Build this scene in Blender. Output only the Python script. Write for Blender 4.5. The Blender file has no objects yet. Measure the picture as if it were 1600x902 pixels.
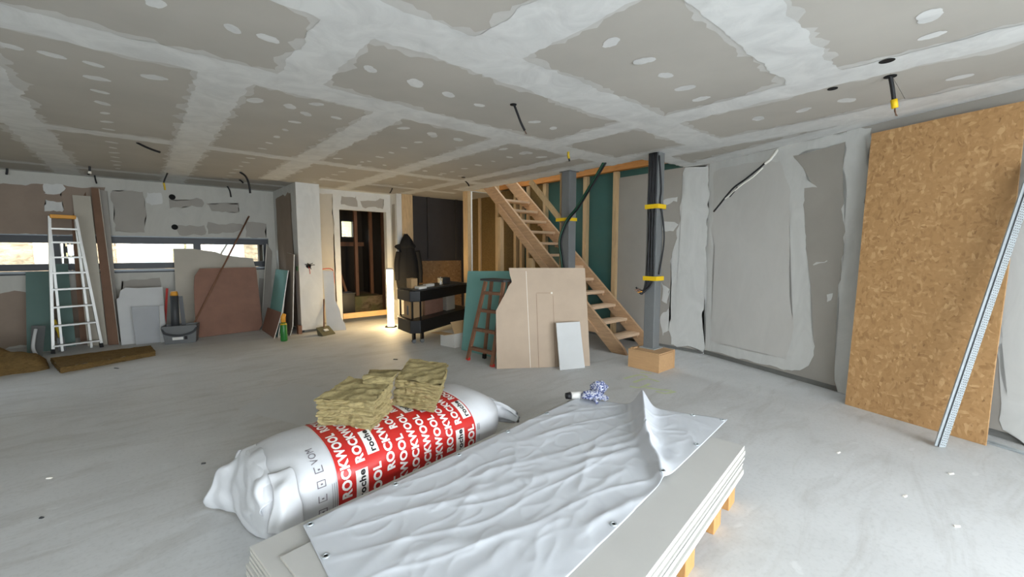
import bpy, bmesh, math, random
from mathutils import Vector, noise, Matrix
random.seed(7)
R = math.radians
scene = bpy.context.scene
COL = scene.collection

# ------------------------------------------------------------------ camera, sky, lights, exposure
PITCH, AZ, FPX, CAMH = R(5.02), R(41.5), 660.0, 1.37
cam_d = bpy.data.cameras.new('camera'); cam = bpy.data.objects.new('camera', cam_d); COL.objects.link(cam)
cam.location = (0, 0, CAMH); cam.rotation_euler = (R(90) - PITCH, 0, -AZ)
cam_d.sensor_width = 36.0; cam_d.lens = FPX * 36.0 / 1600.0; cam_d.clip_start = 0.05; cam_d.clip_end = 200
scene.camera = cam

world = bpy.data.worlds.new('overcast_sky'); scene.world = world; world.use_nodes = True
bg = world.node_tree.nodes['Background']
bg.inputs[0].default_value = (0.87, 0.94, 1.0, 1); bg.inputs[1].default_value = 6.3

def area(name, loc, rot, sx, sy, power=0, col=(1, 1, 1), portal=False):
    l = bpy.data.lights.new(name, 'AREA'); l.shape = 'RECTANGLE'; l.size = sx; l.size_y = sy
    l.energy = power; l.color = col
    if portal: l.cycles.is_portal = True
    o = bpy.data.objects.new(name, l); COL.objects.link(o); o.location = loc; o.rotation_euler = rot
    return o
# portals only steer samples of the sky through the real window openings
area('daylight_portal', (.42, -2.62, 1.2), (R(90), 0, 0), 6.05, 2.3, 1, portal=True)
area('daylight_portal', (-0.45, 9.5, 1.31), (R(-90), 0, 0), 4.7, .5, 1, portal=True)
area('daylight_portal', (5.1, 5.6, 4.98), (0, 0, 0), 0.8, 1.9, 1, portal=True)

vs = scene.view_settings
vs.view_transform = 'Standard'; vs.look = 'None'; vs.exposure = 1.08; vs.gamma = 1.0; vs.use_curve_mapping = False
try:
    scene.cycles.use_denoising = True
    scene.cycles.max_bounces = 10; scene.cycles.diffuse_bounces = 6; scene.cycles.sample_clamp_indirect = 8
    scene.cycles.caustics_reflective = False; scene.cycles.caustics_refractive = False
except Exception:
    pass

# ------------------------------------------------------------------ pixel -> place
_fw = Vector((math.sin(AZ) * math.cos(PITCH), math.cos(AZ) * math.cos(PITCH), -math.sin(PITCH)))
_rt = Vector((math.cos(AZ), -math.sin(AZ), 0)); _up = _rt.cross(_fw)
EYE = Vector((0, 0, CAMH))
def ray(u, v): return _fw + _rt * ((u - 800) / FPX) - _up * ((v - 451) / FPX)
def onz(u, v, z=0.0): d = ray(u, v); return EYE + d * ((z - CAMH) / d.z)
def onx(u, v, x): d = ray(u, v); return EYE + d * (x / d.x)
def ony(u, v, y): d = ray(u, v); return EYE + d * (y / d.y)
def onpl(u, v, p, n): d = ray(u, v); n = Vector(n); return EYE + d * ((Vector(p) - EYE).dot(n) / d.dot(n))

# ------------------------------------------------------------------ objects
ORG = {}
def tag(o, label=None, cat=None, group=None, kind=None):
    if label: o['label'] = label
    if cat: o['category'] = cat
    if group: o['group'] = group
    if kind: o['kind'] = kind
    return o
def empty(name, loc, label, cat, group=None, kind=None):
    o = bpy.data.objects.new(name, None); COL.objects.link(o); o.location = loc
    o.empty_display_size = 0.1; ORG[o] = Vector(loc)
    return tag(o, label, cat, group, kind)
def link(name, me, material, parent=None, org=None, smooth=False):
    """me holds world coordinates; the object gets its origin at its base (or its parent's)."""
    if parent is not None: base = ORG[parent]
    elif org is not None: base = Vector(org)
    else:
        vs_ = [v.co for v in me.vertices]
        base = Vector((sum(v.x for v in vs_) / len(vs_), sum(v.y for v in vs_) / len(vs_), min(v.z for v in vs_)))
    me.transform(Matrix.Translation(-base))
    o = bpy.data.objects.new(name, me); COL.objects.link(o); ORG[o] = base
    if parent is not None: o.parent = parent
    else: o.location = base
    if material is not None: me.materials.append(material)
    if smooth:
        for p in me.polygons: p.use_smooth = True
    return o

class MB:
    def __init__(s): s.v = []; s.f = []
    def add(s, vs_, fs):
        n = len(s.v); s.v += [Vector(a) for a in vs_]; s.f += [tuple(i + n for i in f) for f in fs]; return s
    def box(s, x0, x1, y0, y1, z0, z1):
        return s.add([(x0,y0,z0),(x1,y0,z0),(x1,y1,z0),(x0,y1,z0),(x0,y0,z1),(x1,y0,z1),(x1,y1,z1),(x0,y1,z1)],
                     [(0,3,2,1),(4,5,6,7),(0,1,5,4),(1,2,6,5),(2,3,7,6),(3,0,4,7)])
    def hexa(s, b, t):           # 4 bottom points, 4 top points
        return s.add(list(b) + list(t), [(0,3,2,1),(4,5,6,7),(0,1,5,4),(1,2,6,5),(2,3,7,6),(3,0,4,7)])
    def bar(s, a, b, w, h, side=None):   # rectangular bar from a to b; w along side, h across
        a = Vector(a); b = Vector(b); d = (b - a).normalized()
        sd = Vector(side) if side is not None else (Vector((0,0,1)) if abs(d.z) < .9 else Vector((1,0,0)))
        sd = (sd - d * sd.dot(d)).normalized(); c = d.cross(sd)
        q = [sd*w/2 + c*h/2, -sd*w/2 + c*h/2, -sd*w/2 - c*h/2, sd*w/2 - c*h/2]
        return s.hexa([a + k for k in q], [b + k for k in q])
    def prism(s, pts, t):        # polygon + thickness vector
        n = len(pts); t = Vector(t); pts = [Vector(p) for p in pts]
        return s.add(pts + [p + t for p in pts],
                     [tuple(range(n)), tuple(range(2*n-1, n-1, -1))] + [(i, n+i, n+(i+1) % n, (i+1) % n) for i in range(n)])
    def tube(s, pts, r, n=8, cap=True):
        pts = [Vector(p) for p in pts]; rs = r if isinstance(r, (list, tuple)) else [r] * len(pts)
        rings = []; ref = None
        for i, p in enumerate(pts):
            d = (pts[min(i+1, len(pts)-1)] - pts[max(i-1, 0)]).normalized()
            if ref is None: ref = Vector((0,0,1)) if abs(d.z) < .9 else Vector((1,0,0))
            a = (ref - d * ref.dot(d)).normalized(); ref = a; b = d.cross(a)
            rings.append([p + (a * math.cos(k*2*math.pi/n) + b * math.sin(k*2*math.pi/n)) * rs[i] for k in range(n)])
        return s.loft(rings, cap)
    def loft(s, rings, cap=True):
        n = len(rings[0]); vs_ = [p for r_ in rings for p in r_]; fs = []
        for i in range(len(rings)-1):
            for k in range(n): fs.append((i*n+k, i*n+(k+1) % n, (i+1)*n+(k+1) % n, (i+1)*n+k))
        if cap: fs += [tuple(range(n-1, -1, -1)), tuple((len(rings)-1)*n + k for k in range(n))]
        return s.add(vs_, fs)
    def grid(s, fn, nu, nv):
        vs_ = [fn(i/nu, j/nv) for j in range(nv+1) for i in range(nu+1)]
        return s.add(vs_, [(j*(nu+1)+i, j*(nu+1)+i+1, (j+1)*(nu+1)+i+1, (j+1)*(nu+1)+i) for j in range(nv) for i in range(nu)])
    def mesh(s, name='m', fix=True, bevel=0):
        me = bpy.data.meshes.new(name); me.from_pydata([tuple(v) for v in s.v], [], s.f)
        if fix or bevel:
            bm = bmesh.new(); bm.from_mesh(me)
            bmesh.ops.recalc_face_normals(bm, faces=bm.faces)
            if bevel: bmesh.ops.bevel(bm, geom=list(bm.edges), offset=bevel, segments=2, affect='EDGES', profile=.5)
            bm.to_mesh(me); bm.free()
        return me
    def build(s, name, material, parent=None, smooth=False, bevel=0, fix=True, org=None):
        return link(name, s.mesh(name, fix, bevel), material, parent, org, smooth)

def spline(pts, n=8):
    pts = [Vector(p) for p in pts]; out = []
    for i in range(len(pts)-1):
        p0 = pts[max(i-1, 0)]; p1 = pts[i]; p2 = pts[i+1]; p3 = pts[min(i+2, len(pts)-1)]
        for k in range(n):
            t = k/n
            out.append(.5*((2*p1) + (p2-p0)*t + (2*p0-5*p1+4*p2-p3)*t*t + (3*p1-p0-3*p2+p3)*t**3))
    return out + [pts[-1]]

# ------------------------------------------------------------------ materials
def lin(c):
    f = lambda x: x/12.92 if x <= .04045 else ((x+.055)/1.055)**2.4
    return tuple(f(x/255) for x in c) + (1,)
def newmat(name):
    m = bpy.data.materials.new(name); m.use_nodes = True
    nt = m.node_tree; b = nt.nodes['Principled BSDF']
    return m, nt, b
def nd(nt, t, **kw):
    n = nt.nodes.new(t)
    for k, v in kw.items(): setattr(n, k, v)
    return n
def noise_node(nt, vec, scale, detail=4, rough=.55, dist=0.0):
    n = nd(nt, 'ShaderNodeTexNoise'); n.inputs['Scale'].default_value = scale; n.inputs['Detail'].default_value = detail
    n.inputs['Roughness'].default_value = rough; n.inputs['Distortion'].default_value = dist
    if vec is not None: nt.links.new(vec, n.inputs['Vector'])
    return n
def mapping(nt, src, scale=(1,1,1), rot=(0,0,0)):
    m = nd(nt, 'ShaderNodeMapping'); m.inputs['Scale'].default_value = scale; m.inputs['Rotation'].default_value = rot
    nt.links.new(src, m.inputs['Vector']); return m.outputs[0]
def ramp(nt, fac, stops):
    r = nd(nt, 'ShaderNodeValToRGB'); e = r.color_ramp.elements
    while len(e) < len(stops): e.new(.5)
    for i, (p, c) in enumerate(stops):
        e[i].position = p; e[i].color = c if len(c) == 4 else tuple(c) + (1,)
    nt.links.new(fac, r.inputs[0]); return r.outputs[0]
def mixc(nt, fac, a, b):
    m = nd(nt, 'ShaderNodeMix', data_type='RGBA')
    for s, v in ((0, fac), (6, a), (7, b)):
        if hasattr(v, 'is_output'): nt.links.new(v, m.inputs[s])
        else: m.inputs[s].default_value = v
    return m.outputs[2]
def maths(nt, op, a, b=None, c=None, clamp=False):
    m = nd(nt, 'ShaderNodeMath', operation=op); m.use_clamp = clamp
    for i, v in enumerate((a, b, c)):
        if v is None: continue
        if hasattr(v, 'is_output'): nt.links.new(v, m.inputs[i])
        else: m.inputs[i].default_value = v
    return m.outputs[0]
def bump(nt, b, h, strength=.3, dist=.01):
    n = nd(nt, 'ShaderNodeBump'); n.inputs['Strength'].default_value = strength; n.inputs['Distance'].default_value = dist
    nt.links.new(h, n.inputs['Height']); nt.links.new(n.outputs[0], b.inputs['Normal'])
def sc(c, k): return tuple(min(1, x*k) for x in c[:3]) + (1,)

def plain(name, col, rough=.7, var=.12, scale=6, bmp=0, bscale=60, metal=0, stretch=(1,1,1), spec=.4, dist=.003):
    m, nt, b = newmat(name); c = lin(col)
    tc = nd(nt, 'ShaderNodeTexCoord').outputs['Object']
    v = mapping(nt, tc, stretch)
    n = noise_node(nt, v, scale, 5, .6)
    nt.links.new(ramp(nt, n.outputs[0], [(.28, sc(c, 1-var)), (.72, sc(c, 1+var))]), b.inputs['Base Color'])
    b.inputs['Roughness'].default_value = rough; b.inputs['Metallic'].default_value = metal
    b.inputs['Specular IOR Level'].default_value = spec
    if bmp: bump(nt, b, noise_node(nt, v, bscale, 4).outputs[0], bmp, dist)
    return m
def wood(name, col, axis='z', var=.22, rough=.65):
    st = {'x': (.12, 1, 1), 'y': (1, .12, 1), 'z': (1, 1, .12)}[axis]
    m, nt, b = newmat(name); c = lin(col)
    tc = nd(nt, 'ShaderNodeTexCoord').outputs['Object']; v = mapping(nt, tc, st)
    n = noise_node(nt, v, 40, 4, .6, .6); big = noise_node(nt, v, 6, 2)
    c1 = ramp(nt, n.outputs[0], [(.3, sc(c, 1-var)), (.7, sc(c, 1+var*.6))])
    nt.links.new(mixc(nt, maths(nt, 'MULTIPLY', big.outputs[0], .35), c1, sc(c, .72)), b.inputs['Base Color'])
    b.inputs['Roughness'].default_value = rough
    bump(nt, b, n.outputs[0], .25, .002)
    return m

BOARD = lin((182, 178, 170)); FILL = lin((222, 223, 221))
def filler_strip_mat():
    """white joint compound smeared over grey board; Generated Y runs across the strip, X along it"""
    m, nt, b = newmat('joint_compound_on_board')
    tcn = nd(nt, 'ShaderNodeTexCoord'); sep = nd(nt, 'ShaderNodeSeparateXYZ'); nt.links.new(tcn.outputs['Generated'], sep.inputs[0])
    geo = nd(nt, 'ShaderNodeNewGeometry').outputs['Position']
    cross = maths(nt, 'ABSOLUTE', maths(nt, 'MULTIPLY_ADD', sep.outputs[1], 2.0, -1.0))
    n1 = noise_node(nt, geo, 3.0, 6, .62, .5); n2 = noise_node(nt, mapping(nt, tcn.outputs['Object'], (1.0, 2.5, 1)), 2.2, 5, .6)
    d = maths(nt, 'ADD', cross, maths(nt, 'MULTIPLY_ADD', n1.outputs[0], .95, -.475))
    mask = nd(nt, 'ShaderNodeMapRange', interpolation_type='SMOOTHSTEP'); mask.inputs[1].default_value = .80; mask.inputs[2].default_value = .64
    nt.links.new(d, mask.inputs[0])
    mk = mask.outputs[0]
    fillc = ramp(nt, n2.outputs[0], [(.3, sc(FILL, .93)), (.6, FILL)])
    brd = ramp(nt, noise_node(nt, geo, 1.3, 4).outputs[0], [(.3, sc(BOARD, .93)), (.7, sc(BOARD, 1.06))])
    nt.links.new(mixc(nt, mk, brd, fillc), b.inputs['Base Color'])
    b.inputs['Roughness'].default_value = .85; b.inputs['Specular IOR Level'].default_value = .25
    return m
def board_mat(name='plasterboard_paper', col=BOARD):
    m, nt, b = newmat(name); geo = nd(nt, 'ShaderNodeNewGeometry').outputs['Position']
    n = noise_node(nt, geo, 1.3, 4)
    nt.links.new(ramp(nt, n.outputs[0], [(.3, sc(col, .93)), (.7, sc(col, 1.06))]), b.inputs['Base Color'])
    b.inputs['Roughness'].default_value = .85; b.inputs['Specular IOR Level'].default_value = .25
    return m
def filler_mat(name='joint_compound', col=FILL, lo=.82):
    m, nt, b = newmat(name); geo = nd(nt, 'ShaderNodeNewGeometry').outputs['Position']
    n = noise_node(nt, mapping(nt, geo, (1, 1, .5)), 4, 6, .65, 1.0)
    nt.links.new(ramp(nt, n.outputs[0], [(.3, sc(col, lo)), (.62, col)]), b.inputs['Base Color'])
    b.inputs['Roughness'].default_value = .85; b.inputs['Specular IOR Level'].default_value = .25
    bump(nt, b, n.outputs[0], .12, .004)
    return m
def concrete():
    m, nt, b = newmat('dusty_concrete_screed'); geo = nd(nt, 'ShaderNodeNewGeometry').outputs['Position']
    big = noise_node(nt, geo, .55, 5, .6, .4); mid = noise_node(nt, geo, 3.2, 6, .65); fine = noise_node(nt, geo, 45, 3)
    str_ = noise_node(nt, mapping(nt, geo, (.7, 2.4, 1), (0, 0, R(8))), 1.6, 7, .66, 1.4)
    dust = noise_node(nt, mapping(nt, geo, (1, 2.2, 1), (0, 0, R(-20))), 5.5, 3, .5, .3)
    a = ramp(nt, big.outputs[0], [(.3, lin((188, 189, 188))), (.7, lin((208, 209, 209)))])
    c = mixc(nt, maths(nt, 'MULTIPLY', ramp(nt, mid.outputs[0], [(.35, (0,0,0)), (.75, (1,1,1))]), .4), a, lin((217, 218, 218)))
    c = mixc(nt, maths(nt, 'MULTIPLY', ramp(nt, str_.outputs[0], [(.5, (0,0,0)), (.74, (1,1,1))]), .5), c, lin((164, 161, 155)))
    c = mixc(nt, maths(nt, 'MULTIPLY', ramp(nt, dust.outputs[0], [(.68, (0,0,0)), (.74, (1,1,1))]), .35), c, lin((225, 226, 226)))
    c = mixc(nt, maths(nt, 'MULTIPLY', ramp(nt, fine.outputs[0], [(.3, (1,1,1)), (.5, (0,0,0))]), .12), c, lin((120, 120, 118)))
    nt.links.new(c, b.inputs['Base Color'])
    nt.links.new(ramp(nt, big.outputs[0], [(.3, (.5,.5,.5)), (.7, (.72,.72,.72))]), b.inputs['Roughness'])
    b.inputs['Specular IOR Level'].default_value = .35
    bump(nt, b, mid.outputs[0], .15, .004)
    return m
def osb(name='oriented_strand_board', k=1.0):
    m, nt, b = newmat(name); tc = nd(nt, 'ShaderNodeTexCoord').outputs['Object']
    wob = noise_node(nt, tc, 5, 2)
    vec = nd(nt, 'ShaderNodeVectorMath', operation='MULTIPLY_ADD'); nt.links.new(wob.outputs['Color'], vec.inputs[0])
    vec.inputs[1].default_value = (.12, .12, .12); nt.links.new(tc, vec.inputs[2])
    cols = None
    for i, (rx, s1) in enumerate(((R(12), (14, 46, 13)), (R(68), (40, 15, 44)), (R(-35), (22, 50, 30)))):
        v = nd(nt, 'ShaderNodeTexVoronoi'); v.inputs['Scale'].default_value = 1.05
        nt.links.new(mapping(nt, vec.outputs[0], s1, (rx, 0, .6)), v.inputs['Vector'])
        sp = nd(nt, 'ShaderNodeSeparateColor'); nt.links.new(v.outputs['Color'], sp.inputs[0])
        c = ramp(nt, sp.outputs[0], [(.0, sc(lin((146, 109, 68)), k)), (.2, sc(lin((162, 124, 80)), k)), (.8, sc(lin((170, 132, 88)), k)), (1, sc(lin((188, 152, 108)), k))])
        if cols is None: cols = c
        else:
            msk = noise_node(nt, tc, 9 + 4*i, 2)
            cols = mixc(nt, ramp(nt, msk.outputs[0], [(.42, (0,0,0)), (.58, (1,1,1))]), cols, c)
    spots = noise_node(nt, mapping(nt, tc, (1, 1, .5)), 30, 2)
    cols = mixc(nt, maths(nt, 'MULTIPLY', ramp(nt, spots.outputs[0], [(.68, (0,0,0)), (.74, (1,1,1))]), .5), cols, sc(lin((96, 62, 32)), k))
    nt.links.new(cols, b.inputs['Base Color']); b.inputs['Roughness'].default_value = .6
    bump(nt, b, spots.outputs[0], .2, .002)
    return m
def woolmat(name, col, k=1.0):
    m, nt, b = newmat(name); c = lin(col); tc = nd(nt, 'ShaderNodeTexCoord').outputs['Object']
    n = noise_node(nt, mapping(nt, tc, (1, 1, 3.5)), 22, 6, .7, .8); f = noise_node(nt, mapping(nt, tc, (1, 1, 2.5)), 90, 4, .7, 1.5)
    c1 = ramp(nt, n.outputs[0], [(.3, sc(c, .62*k)), (.5, sc(c, k)), (.72, sc(c, 1.25*k))])
    nt.links.new(mixc(nt, maths(nt, 'MULTIPLY', ramp(nt, f.outputs[0], [(.28, (1,1,1)), (.42, (0,0,0))]), .7), c1, sc(c, .35)), b.inputs['Base Color'])
    b.inputs['Roughness'].default_value = .95; b.inputs['Specular IOR Level'].default_value = .1
    bump(nt, b, f.outputs[0], .9, .012)
    return m
def glassmat():
    m, nt, b = newmat('window_glass'); nt.nodes.remove(b)
    t = nd(nt, 'ShaderNodeBsdfTransparent'); t.inputs[0].default_value = (.93, .95, .95, 1); g = nd(nt, 'ShaderNodeBsdfGlossy'); g.inputs['Roughness'].default_value = .02
    mx = nd(nt, 'ShaderNodeMixShader'); mx.inputs[0].default_value = .07
    nt.links.new(t.outputs[0], mx.inputs[1]); nt.links.new(g.outputs[0], mx.inputs[2]); nt.links.new(mx.outputs[0], nt.nodes['Material Output'].inputs[0])
    return m
def emit(name, col, s):
    m, nt, b = newmat(name); b.inputs['Emission Color'].default_value = lin(col); b.inputs['Emission Strength'].default_value = s
    b.inputs['Base Color'].default_value = lin(col); return m

M = dict(
    board=board_mat(), strip=filler_strip_mat(), fill=filler_mat(), floor=concrete(), osb=osb(k=1.14), osb_d=osb('brown_chipboard', .55),
    wallfill=filler_mat('skim_coat_plaster', lin((206, 206, 202)), .88),
    rawbrown=plain('raw_brown_plasterboard', (142, 126, 112), .85, .1, 3), rawgrey=plain('raw_grey_plasterboard', (158, 153, 145), .85, .06, 2),
    beige=plain('beige_gypsum_board', (180, 161, 141), .8, .05, 4), beige2=plain('pale_beige_board', (183, 176, 162), .8, .05, 4),
    pink=plain('pinkish_gypsum_board', (136, 101, 85), .8, .1, 5), brownboard=plain('brown_board', (120, 92, 74), .8, .12, 5),
    grey=plain('light_grey_board', (196, 197, 196), .8, .04, 4), core=plain('white_gypsum_core', (226, 222, 212), .9, .05, 40, .2, 80),
    teal=plain('teal_moisture_board', (118, 168, 162), .75, .05, 4), teald=plain('teal_sheathing', (60, 98, 93), .45, .08, 2),
    tealb=plain('dull_teal_board', (92, 116, 110), .75, .06, 4),
    sheet=plain('grey_plasterboard_sheet', (192, 191, 187), .8, .03, 3), edge=plain('sheet_edge_gypsum', (192, 189, 180), .9, .06, 60, .2, 90),
    wood=wood('pine_timber', (200, 170, 128)), woody=wood('pine_timber_lengthwise', (206, 168, 118), 'y'), woodx=wood('pine_timber_crosswise', (210, 170, 118), 'x'),
    glulam=wood('orange_glulam', (205, 138, 70), 'y'), oldwood=wood('worn_brown_wood', (126, 88, 64)), stairw=wood('stair_timber', (196, 160, 124), 'y'),
    tread=wood('tread_timber', (222, 192, 160), 'x'), formwork=wood('formwork_boards', (196, 156, 112), 'y', .1),
    palletw=wood('pallet_timber', (200, 150, 92), 'z'),
    steel=plain('grey_primed_steel', (112, 114, 114), .5, .06, 8, 0, 60, .0), zinc=plain('galvanised_steel', (196, 204, 208), .35, .1, 25, 0, 60, .6),
    alu=plain('aluminium', (188, 188, 184), .4, .06, 10, 0, 60, .5), black=plain('black_lacquer', (17, 17, 18), .4, .1), cable=plain('black_cable_sheath', (24, 24, 27), .5, .1),
    gcable=plain('dark_green_conduit', (20, 62, 44), .45, .1), yellow=plain('yellow_tape', (226, 186, 24), .5, .08), wcable=plain('white_cable_sheath', (222, 220, 210), .5, .05),
    copper=plain('bare_copper', (110, 84, 70), .4, .1, 30, 0, 60, .6), frame=plain('anthracite_window_frame', (46, 50, 54), .45, .06), sill=plain('grey_aluminium_sill', (128, 134, 138), .45, .06, 8, 0, 60, .3),
    orange=plain('orange_plastic', (214, 150, 52), .5, .08), wool=woolmat('mineral_wool', (184, 168, 122)), woold=woolmat('brown_mineral_wool', (128, 104, 66)),
    bag=plain('white_plastic_film', (208, 210, 213), .42, .03, 6, .25, 14, spec=.4, dist=.01), red=plain('red_printed_film', (194, 42, 38), .35, .05, 5, .1, 14, spec=.5, dist=.01), ink=plain('white_print', (236, 234, 230), .4, .02),
    blackink=plain('black_print', (30, 28, 30), .4, .05), greyink=plain('grey_print', (112, 106, 112), .5, .1), tarp=plain('white_tarpaulin', (206, 210, 216), .5, .02, 3, .1, 9, spec=.35, dist=.003),
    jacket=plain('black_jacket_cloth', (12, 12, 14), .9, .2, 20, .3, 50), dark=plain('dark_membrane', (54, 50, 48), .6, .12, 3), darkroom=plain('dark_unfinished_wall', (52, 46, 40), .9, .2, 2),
    plastic=plain('grey_plastic', (104, 106, 106), .5, .06), plasticd=plain('dark_grey_plastic', (58, 60, 62), .5, .08), redp=plain('red_plastic', (190, 44, 34), .45, .08), card=plain('brown_cardboard', (190, 158, 116), .8, .06, 6),
    green=plain('green_plastic_bottle', (40, 112, 48), .35, .1), olive=plain('olive_metal', (100, 96, 72), .6, .15), paper=plain('white_paper', (222, 220, 214), .7, .04), glass=glassmat(),
    yellowp=plain('yellow_plastic_handle', (190, 160, 30), .5, .1), earth=None, white=plain('white_render', (226, 226, 222), .8, .04), greenmark=plain('green_marker_paint', (200, 210, 168), .8, .1, 12),
    hole=plain('dark_hole', (14, 13, 12), .9, .1), grout=plain('concrete_base', (120, 120, 116), .9, .12, 5), rubber=plain('black_rubber', (22, 22, 22), .7, .1), lamp=emit('lit_led_tube', (255, 222, 165), 22),
)
def earthmat():
    m, nt, b = newmat('stony_bank'); geo = nd(nt, 'ShaderNodeNewGeometry').outputs['Position']
    n = noise_node(nt, mapping(nt, geo, (1, 1, 2.2)), 6, 6, .7, .6); g = noise_node(nt, geo, 1.1, 3)
    a = ramp(nt, n.outputs[0], [(.35, lin((96, 80, 58))), (.6, lin((168, 146, 116)))])
    nt.links.new(mixc(nt, ramp(nt, g.outputs[0], [(.5, (0,0,0)), (.6, (1,1,1))]), a, lin((126, 124, 84))), b.inputs['Base Color'])
    b.inputs['Roughness'].default_value = .95; bump(nt, b, n.outputs[0], .8, .06); return m
M['earth'] = earthmat()

# wallpaper of helpers for ragged smears
def ragged(pts, step=.05, amp=.02, seed=0.0):
    pts = [Vector(p) for p in pts]; nrm = Vector((0,0,0))
    for i in range(len(pts)): nrm += pts[i].cross(pts[(i+1) % len(pts)])
    nrm.normalize(); out = []
    for i, a in enumerate(pts):
        b = pts[(i+1) % len(pts)]; d = b - a; n = max(1, int(d.length/step)); q = nrm.cross(d).normalized()
        for k in range(n):
            p = a + d*(k/n)
            j = noise.noise(p*6 + Vector((seed, 0, 0)))*amp*1.4 + noise.noise(p*25 + Vector((0, seed, 3)))*amp*.8
            out.append(p + q*j)
    return out
def polymesh(pts, off, name):
    bm = bmesh.new(); vs_ = [bm.verts.new(p + off) for p in pts]
    f = bm.faces.new(vs_); bmesh.ops.triangulate(bm, faces=[f], ngon_method='EAR_CLIP')
    me = bpy.data.meshes.new(name); bm.to_mesh(me); bm.free(); return me
def smear(name, pts, n, material, parent, step=.05, amp=.02, off=.002, seed=0.0):
    return link(name, polymesh(ragged(pts, step, amp, seed), Vector(n)*off, name), material, parent)
def label_of_struct(o): o['kind'] = 'structure'; return o

# ================================================================== SETTING
YW, XS, YB, H = 9.1, 5.6, 8.05, 2.5
C0 = Vector((5.6, 2.48, 0)); WD = Vector((-.34, -.94, 0)).normalized(); WN = Vector((WD.y, -WD.x, 0))   # oblique wall, WN points into the room
if WN.x > 0: WN = -WN
C1 = C0 + WD * 5.35
YR = -2.55

fl = MB().add([(-3.2, YR-.3, 0), (XS+.3, YR-.3, 0), (XS+.3, 11.2, 0), (-3.2, 11.2, 0), (-3.2, YR-.3, -.2), (XS+.3, YR-.3, -.2), (XS+.3, 11.2, -.2), (-3.2, 11.2, -.2)],
              [(0,1,2,3), (4,7,6,5), (0,4,5,1), (1,5,6,2), (2,6,7,3), (3,7,4,0)]).build('floor', M['floor'], org=(0,0,0)); label_of_struct(fl)

# ceiling slab (with the stairwell left open) and its boards, joints and filled screw heads
HX0, HX1, HY0, HY1 = 4.74, XS, 2.79, 6.6
cs = MB()
for x0, x1, y0, y1 in ((-3.2, HX0, YR-.3, 11.2), (HX0, XS+.3, YR-.3, HY0), (HX0, XS+.3, HY1, 11.2)):
    cs.box(x0, x1, y0, y1, H+.0125, H+.30)
ceil = cs.build('ceiling', M['wood'], org=(0,0,H)); label_of_struct(ceil)
def cpanel(x0, x1, y0, y1):
    MB().box(x0+.0015, x1-.0015, y0+.0015, y1-.0015, H, H+.0125).build('plasterboard_panel', M['board'], ceil)
bands = [(-2.75, -1.55, [-3.1, -1.0, 1.4, 3.5]), (-1.55, -.35, [-3.1, .2, 2.4, 3.5]), (-.35, .85, [-3.1, -.6, 1.9, 3.5]), (.85, 2.05, [-3.1, -.9, 1.58, 3.5]), (2.05, 3.25, [-3.1, -1.6, .87, 3.37, 4.74])]
for y0, y1, xs in bands:
    for a, b in zip(xs, xs[1:]): cpanel(a, b, y0, y1)
for y0, y1, x1 in ((-2.75, -1.0, 4.6), (-1.0, .5, 5.0), (.5, 2.05, 5.6)): cpanel(3.5, x1, y0, y1)
cpanel(4.74, XS, 2.05, HY0)
for y0, y1 in ((3.25, 5.75), (5.75, 8.25), (8.25, YW)):
    for a, b in zip([-3.1, -1.9, -.7, .5, 1.65, 2.85, 4.0, 4.74], [-1.9, -.7, .5, 1.65, 2.85, 4.0, 4.74]): cpanel(a, b, y0, y1)
cpanel(4.74, XS, HY1, 7.9)

M['thinfill'] = filler_mat('thin_joint_compound', tuple(.5*a + .5*b for a, b in zip(BOARD[:3], FILL[:3])) + (1,), .9)
def cstrip(x0, y0, x1, y1, w):
    # a thin wide smear first, then the thick white coat; both with trowelled, ragged edges
    d = Vector((x1-x0, y1-y0, 0)).normalized(); q = Vector((-d.y, d.x, 0)); cstrip.k += 1
    for lay, (ww, amp, mt) in enumerate(((w*1.22, .05, 'thinfill'), (w, .022, 'fill'))):
        a = Vector((x0, y0, H)); b = Vector((x1, y1, H)); h = q*ww/2
        pts = ragged([a - h, a + h, b + h, b - h], .035, amp, cstrip.k*3.7 + lay)
        link('joint_filler', polymesh(pts, Vector((0, 0, -.0006 - .00004*cstrip.k - .0028*lay)), 'joint_filler'), M[mt], ceil)
cstrip.k = 0
for y, w, x0, x1 in ((-1.55, .3, -3.1, 3.5), (-.35, .3, -3.1, 3.5), (.85, .28, 1.2, 3.6), (.85, .25, -3.1, 1.2), (2.06, .34, -3.1, 4.6), (3.24, .29, -3.1, 4.74), (5.74, .2, -3.1, 4.7), (8.25, .16, -3.1, 2.0), (7.0, .16, 2.2, 4.7)):
    cstrip(x0, y, x1, y, w)
for x, w, y0, y1 in ((.5, .28, 3.3, 9.1), (-.68, .26, 3.3, 9.1), (-1.9, .26, 3.3, 9.1), (1.63, .26, 3.3, 7.6), (2.85, .24, 3.3, 8.0), (4.0, .2, 3.3, 7.7), (.87, .27, 2.1, 3.2), (-1.6, .27, 2.1, 3.2), (3.37, .26, 2.1, 3.2), (1.58, .34, .9, 2.0), (-.9, .3, .9, 2.0),
                     (3.5, .27, -2.6, 2.1), (4.62, .36, .9, 2.9), (4.55, .3, 2.8, 6.6), (1.9, .3, -.3, .8), (-.6, .3, -.3, .8)):
    cstrip(x, y0, x, y1, w)
cstrip(4.42, -.5, 4.62, 1.0, .34)
cstrip(C0.x-.12, C0.y, C1.x-.05, C1.y, .34); cstrip(-3.1, YW-.06, 2.0, YW-.06, .16); cstrip(2.4, YB-.07, 3.95, YB-.07, .2)
cstrip(XS-.1, 2.2, XS-.1, 2.79, .2); cstrip(4.74, 2.7, XS, 2.7, .2)

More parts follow.
